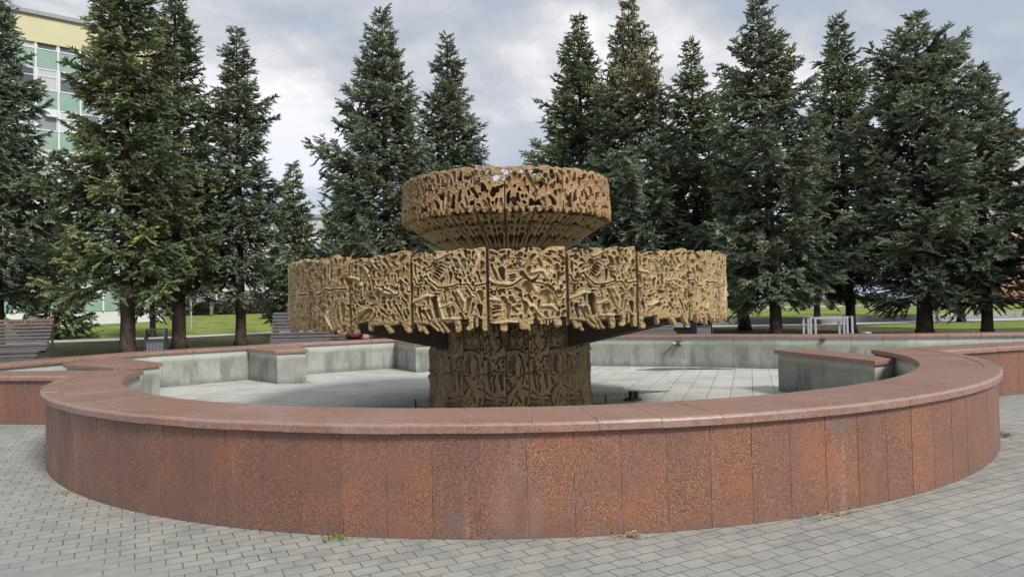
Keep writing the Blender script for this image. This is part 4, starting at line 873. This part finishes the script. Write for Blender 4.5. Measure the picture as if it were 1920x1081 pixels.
skin_obj('trousers',[(None,[((.10,0,.11),.150),((.24,0,.11),.14)]),(1,[((.30,-.11,.15),.105),((.585,-.13,.49),.082),((.77,-.12,.12),.062)]),(1,[((.30,.11,.15),.105),((.51,.13,.45),.082),((.655,.13,.10),.062)])],BLU,pt)
skin_obj('shoe',[(None,[((.78,-.12,.05),.055),((.88,-.12,.03),.05),((.98,-.12,.02),.04)])],DK,pt); skin_obj('shoe',[(None,[((.66,.13,.04),.055),((.76,.13,.03),.05),((.86,.13,.02),.04)])],DK,pt)
skin_obj('hair',[(None,[((-.72,0,.235),.095),((-.80,0,.28),.09),((-.78,0,.34),.06)])],DK,pt)
mb=MB()
for y_ in (-.035,.035): mb.lathe([(.001,.352),(.010,.352),(.012,.36),(.001,.366)],8,(-.665,y_))
mb.build('eyes',DK,pt)
# ---------------- buildings -----------------
m=Mat('yellow_render',.9,.1); m.col(m.ramp(m.noise(.4,5),[(.3,(.56,.52,.33)),(.7,(.64,.60,.40))])); YEL=m.m
m=Mat('green_spandrel',.5,.4); m.col(m.ramp(m.noise(.8,4),[(.3,(.20,.31,.26)),(.7,(.26,.38,.32))])); GRN=m.m
m=Mat('white_window_frame',.6,.3); m.col((.66,.67,.68)); WF=m.m
m=Mat('pale_render',.9,.1); m.col(m.ramp(m.noise(.3,5),[(.3,(.55,.56,.58)),(.7,(.66,.67,.69))])); PALE=m.m
m=Mat('window_glass',.08,.6); m.col(m.ramp(m.objrand(),[(0,(.05,.06,.07)),(.3,(.16,.19,.22)),(.36,(.45,.48,.50)),(1,(.58,.60,.61))])); GL=m.m
m=Mat('roof_edge',.7,.3); m.col((.30,.32,.36)); ROOF=m.m
def facade(t,Lf,nb,nf,z0,fh,sp_h,off=0.0,spmat=GRN,win=True,limit=100):
    bw=Lf/nb; mb=MB()
    for f in range(nf):
        z=z0+f*fh; MB().box(0,Lf,-.06,.0,z,z+sp_h).build('spandrel_panel',spmat,t)
    for i in range(nb+1): mb.box(i*bw-.06,i*bw+.06,-.20,-.062,z0,z0+nf*fh)
    mb.build('mullions',WF,t)
    for f in range(nf):
        for i in range(nb):
            x0,x1=i*bw+.07,(i+1)*bw-.07; z=z0+f*fh+sp_h+.02; z1=z0+(f+1)*fh-.02
            fr_=MB().box(x0,x1,-.10,-.02,z,z+.09).box(x0,x1,-.10,-.02,z1-.09,z1).box(x0,x0+.07,-.10,-.02,z+.09,z1-.09).box(x1-.07,x1,-.10,-.02,z+.09,z1-.09).box(x0+.07,x1-.07,-.10,-.02,z+(z1-z)*.62,z+(z1-z)*.62+.06).build('window',WF,t)
            MB().box(x0+.07,x1-.07,-.05,-.03,z+.09,z1-.09).build('pane',GL,fr_)
ang=math.atan2(.63,.77)
t=thing('apartment_building','tall office block with yellow top band and green panels behind the left spruces','building',(-46.3,47.7,0),ang)
Lf=21.0
MB().box(0,Lf,.002,14,0,25.1).build('wall',PALE,t)
facade(t,Lf,14,7,1.85,3.2,1.45)
MB().box(-.1,Lf+.1,-.26,-.0,23.0,25.1).build('top_band',YEL,t); MB().box(-.3,Lf+.3,-.5,14.3,25.1,25.4).build('roof_edge',ROOF,t)
mb=MB(); mb.tube([(10.4,.6,25.4),(10.4,.6,26.7)],.04,8); mb.tube([(10.4,.6,26.4),(10.9,.5,26.6)],.04,8); mb.lathe([(.001,26.55),(.32,26.62),(.36,26.75),(.001,26.6)],14,(10.95,.5)); mb.tube([(10.4,.6,25.9),(11.1,.4,25.7)],.10,8)
mb.build('roof_siren',ROOF,t)
mb=MB().box(12.6,13.4,-.45,-.21,17.2,17.8); mb.build('air_conditioner',WF,t,bevel=.02)
t=thing('pale_building','long pale low-rise building seen only through gaps behind the left and middle spruces','building',(-80,104,0),R_(4))
MB().box(0,66,.002,14,0,15.4).build('wall',PALE,t); MB().box(-.3,66.3,-.4,14.4,15.4,15.9).build('roof_edge',ROOF,t)
facade(t,66,24,4,1.0,3.4,1.7,spmat=PALE)
def brickmat():
    m=Mat('red_brick',.85,.15); b=N(m.t,'ShaderNodeTexBrick'); b.inputs['Scale'].default_value=1; b.inputs['Brick Width'].default_value=.5; b.inputs['Row Height'].default_value=.16; b.inputs['Mortar Size'].default_value=.012
    b.inputs['Color1'].default_value=(.30,.11,.065,1); b.inputs['Color2'].default_value=(.38,.16,.09,1); b.inputs['Mortar'].default_value=(.35,.30,.27,1)
    L(m.t,m.map(rot=(R_(90),0,0)),b.inputs['Vector']); m.col(b.outputs['Color']); return m.m
BRK=brickmat()
t=thing('brick_building','red brick and pale panel building glimpsed past the right edge spruces','building',(52,82,0),R_(-8))
MB().box(0,40,.5,16,0,17.5).build('wall',PALE,t); MB().box(3.4,40,-.9,.48,0,8.2).build('brick_base',BRK,t)
for x in (4.5,11,17.5): MB().box(x,x+.8,-.3,.48,8.2,20.6).build('brick_pier',BRK,t)
MB().box(4.5,20,-.2,.3,19.9,20.5).build('roof_beam',BRK,t); MB().box(.3,3.8,-.1,.3,17.9,18.9).build('red_roof_panel',BRK,t)
for f in range(3):
    for i in range(5):
        fr_=MB().box(5.6+i*3.2,8.2+i*3.2,.42,.49,9.0+f*3,11.0+f*3).build('window',WF,t); MB().box(5.7+i*3.2,8.1+i*3.2,.36,.42,9.1+f*3,10.9+f*3).build('pane',GL,fr_)
# ---------------- low planting -----------------
m=Mat('bare_brown_twigs',.9,.1); m.col(m.ramp(m.noise(3),[(.3,(.07,.055,.045)),(.7,(.15,.12,.09))])); TWIG=m.m
def tufts(rs,P,size,w=.3,up=.3):
    n=len(P); D=rs.normal(0,1,(n,3)); D[:,2]+=up; D/=np.linalg.norm(D,axis=1)[:,None]; sdv=np.cross(D,rs.normal(0,1,(n,3))); sdv/=np.linalg.norm(sdv,axis=1)[:,None]
    return np.stack([P-sdv*size*w,P+sdv*size*w,P+D*size*rs.uniform(.7,1.3,n)[:,None]*1.5],1)
rs=np.random.default_rng(5)
n=52000; u=rs.random(n); X=-52+u*34; Y=np.interp(X,[-52,-28,-18],[64,71,77])+rs.uniform(-.9,.9,n); topz=1.85+.25*np.sin(X*1.1)+.2*np.sin(X*2.7+1); Z=1.0+rs.random(n)**.8*(topz-.2)
tri=tufts(rs,np.stack([X,Y,Z],-1),.16); m=Mat('dark_hedge_twigs',.9,.1); m.col(m.ramp(m.attr('tint'),[(0,(.045,.035,.028)),(.6,(.075,.06,.045)),(1,(.07,.09,.045))])); HEDGE=m.m
o=bpy.data.objects.new('hedge',fast_mesh('hedge',tri.reshape(-1,3),np.arange(n*3).reshape(-1,3),HEDGE,attr=np.repeat(rs.random(n),3))); link(o); tag(o,'long dark leafless hedge along the top of the left lawn','hedge')
def shrub(label,X,Y,z,h,wd,seed,cat='shrub',group='bare shrubs on the right lawn'):
    r=random.Random(seed); mb=MB()
    for k in range(60):
        a=r.uniform(0,6.28); l=r.uniform(.6,1)*h; sp=r.uniform(.1,1)*wd; p=Vector((r.uniform(-.1,.1),r.uniform(-.1,.1),0)); q=Vector((math.cos(a)*sp*.5,math.sin(a)*sp*.5,l*.6)); e2=Vector((math.cos(a)*sp,math.sin(a)*sp,l))
        mb.tube([p,q,e2],[.018,.012,.005],3,cap=False)
        for j in range(5):
            u=r.uniform(.3,1); b=p.lerp(q,u) if r.random()<.4 else q.lerp(e2,u); mb.tube([b,b+Vector((r.uniform(-.3,.3),r.uniform(-.3,.3),r.uniform(.1,.4)))],[.008,.004],3,cap=False)
    o=mb.build('shrub',TWIG); o.location=(X,Y,z); tag(o,label,cat,group)
shrub('bare brown shrub just right of the right-hand lamp post',21.0,56,.5,1.5,1.0,1); shrub('spreading bare shrub behind the broad spruce trunk by the barrier',23.3,57,.5,1.7,1.5,2); shrub('bare shrub behind the left posts of the white barrier',25.6,57,.5,1.3,1.2,3); shrub('low bare shrub farthest right, behind the squat bushy spruce',37.6,58,.5,1.2,1.1,4)
# pale thin-trunked tree on the left lawn
t=thing('birch_tree','thin pale-trunked bare tree at the top of the left lawn','tree',(-28.0,66.0,1.0))
m=Mat('pale_bark',.9,.1); m.col(m.ramp(m.noise(4,5,vec=m.map((1,1,3))),[(.35,(.12,.11,.10)),(.55,(.42,.41,.38))])); PB_=m.m
MB().tube([(0,0,0),(.03,0,2),(0,.05,5),(.1,0,9)],[.17,.13,.09,.02],10).build('trunk',PB_,t,smooth=True)
r=random.Random(9); mb=MB()
for k in range(170):
    z=r.uniform(2.4,8.6); a=r.uniform(0,6.28); l=(9.4-z)*.36*r.uniform(.5,1.1); p=Vector((.03,0,z)); q=p+Vector((math.cos(a)*l*.5,math.sin(a)*l*.5,l*.5)); e2=p+Vector((math.cos(a)*l,math.sin(a)*l,l*.55)); mb.tube([p,q,e2],[.03,.018,.006],4,cap=False)
    for j in range(7): u=r.uniform(.2,1); b=q.lerp(e2,u); mb.tube([b,b+Vector((r.uniform(-.4,.4),r.uniform(-.4,.4),r.uniform(-.6,.1)))],[.008,.004],3,cap=False)
mb.build('branches',TWIG,t)
# weeds, straw and leaves at the foot of the wall
m=Mat('weed_green',.8,.2); m.col((.16,.20,.05)); WEED=m.m
m=Mat('dry_straw',.9,.1); m.col(m.ramp(m.island(),[(0,(.30,.20,.12)),(1,(.50,.40,.26))])); STRAW=m.m
m=Mat('dead_leaf',.9,.1); m.col(m.ramp(m.island(),[(0,(.12,.07,.03)),(1,(.30,.18,.08))])); LEAF=m.m
def wall_pt(deg,out=.03): a=R_(deg); return CX+(6.13+out)*math.cos(a),CY+(6.13+out)*math.sin(a)
def weeds(label,deg,n,h,mat,seed,spread=.12,flat=False,cat='weed'):
    r=random.Random(seed); x0,y0=wall_pt(deg,.05); mb=MB()
    for k in range(n):
        x,y=r.gauss(0,spread),r.gauss(0,.03)-abs(r.gauss(0,.02)); a=r.uniform(0,6.28); l=h*r.uniform(.5,1.3)
        if flat: p=Vector((x,y,.006+r.random()*.02)); q=p+Vector((math.cos(a)*l,math.sin(a)*l*.5,r.uniform(0,.012)))
        else: p=Vector((x,y,.001)); q=p+Vector((math.cos(a)*l*.6,math.sin(a)*l*.6,l))
        sdv=(q-p).cross(Vector((0,0,1)) if not flat else Vector((0,0,1))).normalized()*(.004 if flat else .005); mid=p.lerp(q,.5)+Vector((0,0,.004)); mb.add([p-sdv,p+sdv,mid+sdv,q,mid-sdv],[(0,1,2,3,4)])
    o=mb.build('weed_tuft' if cat=='weed' else 'litter_patch',mat); o.location=(x0,y0,0); tag(o,label,cat)
    if cat=='litter': o['kind']='stuff'
    ang=R_(deg)+math.pi/2; o.rotation_euler=(0,0,ang)
    return o
weeds('small green weed at the far left foot of the curved wall',194,40,.035,WEED,1,.06)
weeds('yellowish weed at the foot of the wall left of centre',228,22,.02,WEED,2,.05)
weeds('tiny green weeds in the paving joint near the wall centre',257.5,40,.03,WEED,3,.05)
weeds('flat patch of dry straw on the pavers at the front foot of the wall',276.3,50,.07,STRAW,4,.05,True,'litter')
weeds('scatter of dry straw right of centre at the foot of the wall',291.5,60,.06,STRAW,5,.12,True,'litter')
weeds('clump of brown leaves and twigs at the right foot of the wall',331,90,.05,LEAF,6,.09,True,'litter')
weeds('small dense heap of dead leaves at the far right foot of the wall',344,150,.05,LEAF,7,.09,True,'litter')
o=weeds('small heap of debris at the foot of the left buttress in the basin',300,70,.06,LEAF,8,.12,True,'litter'); o.location=(-4.62,15.35,.01); o.rotation_euler=(0,0,.3)
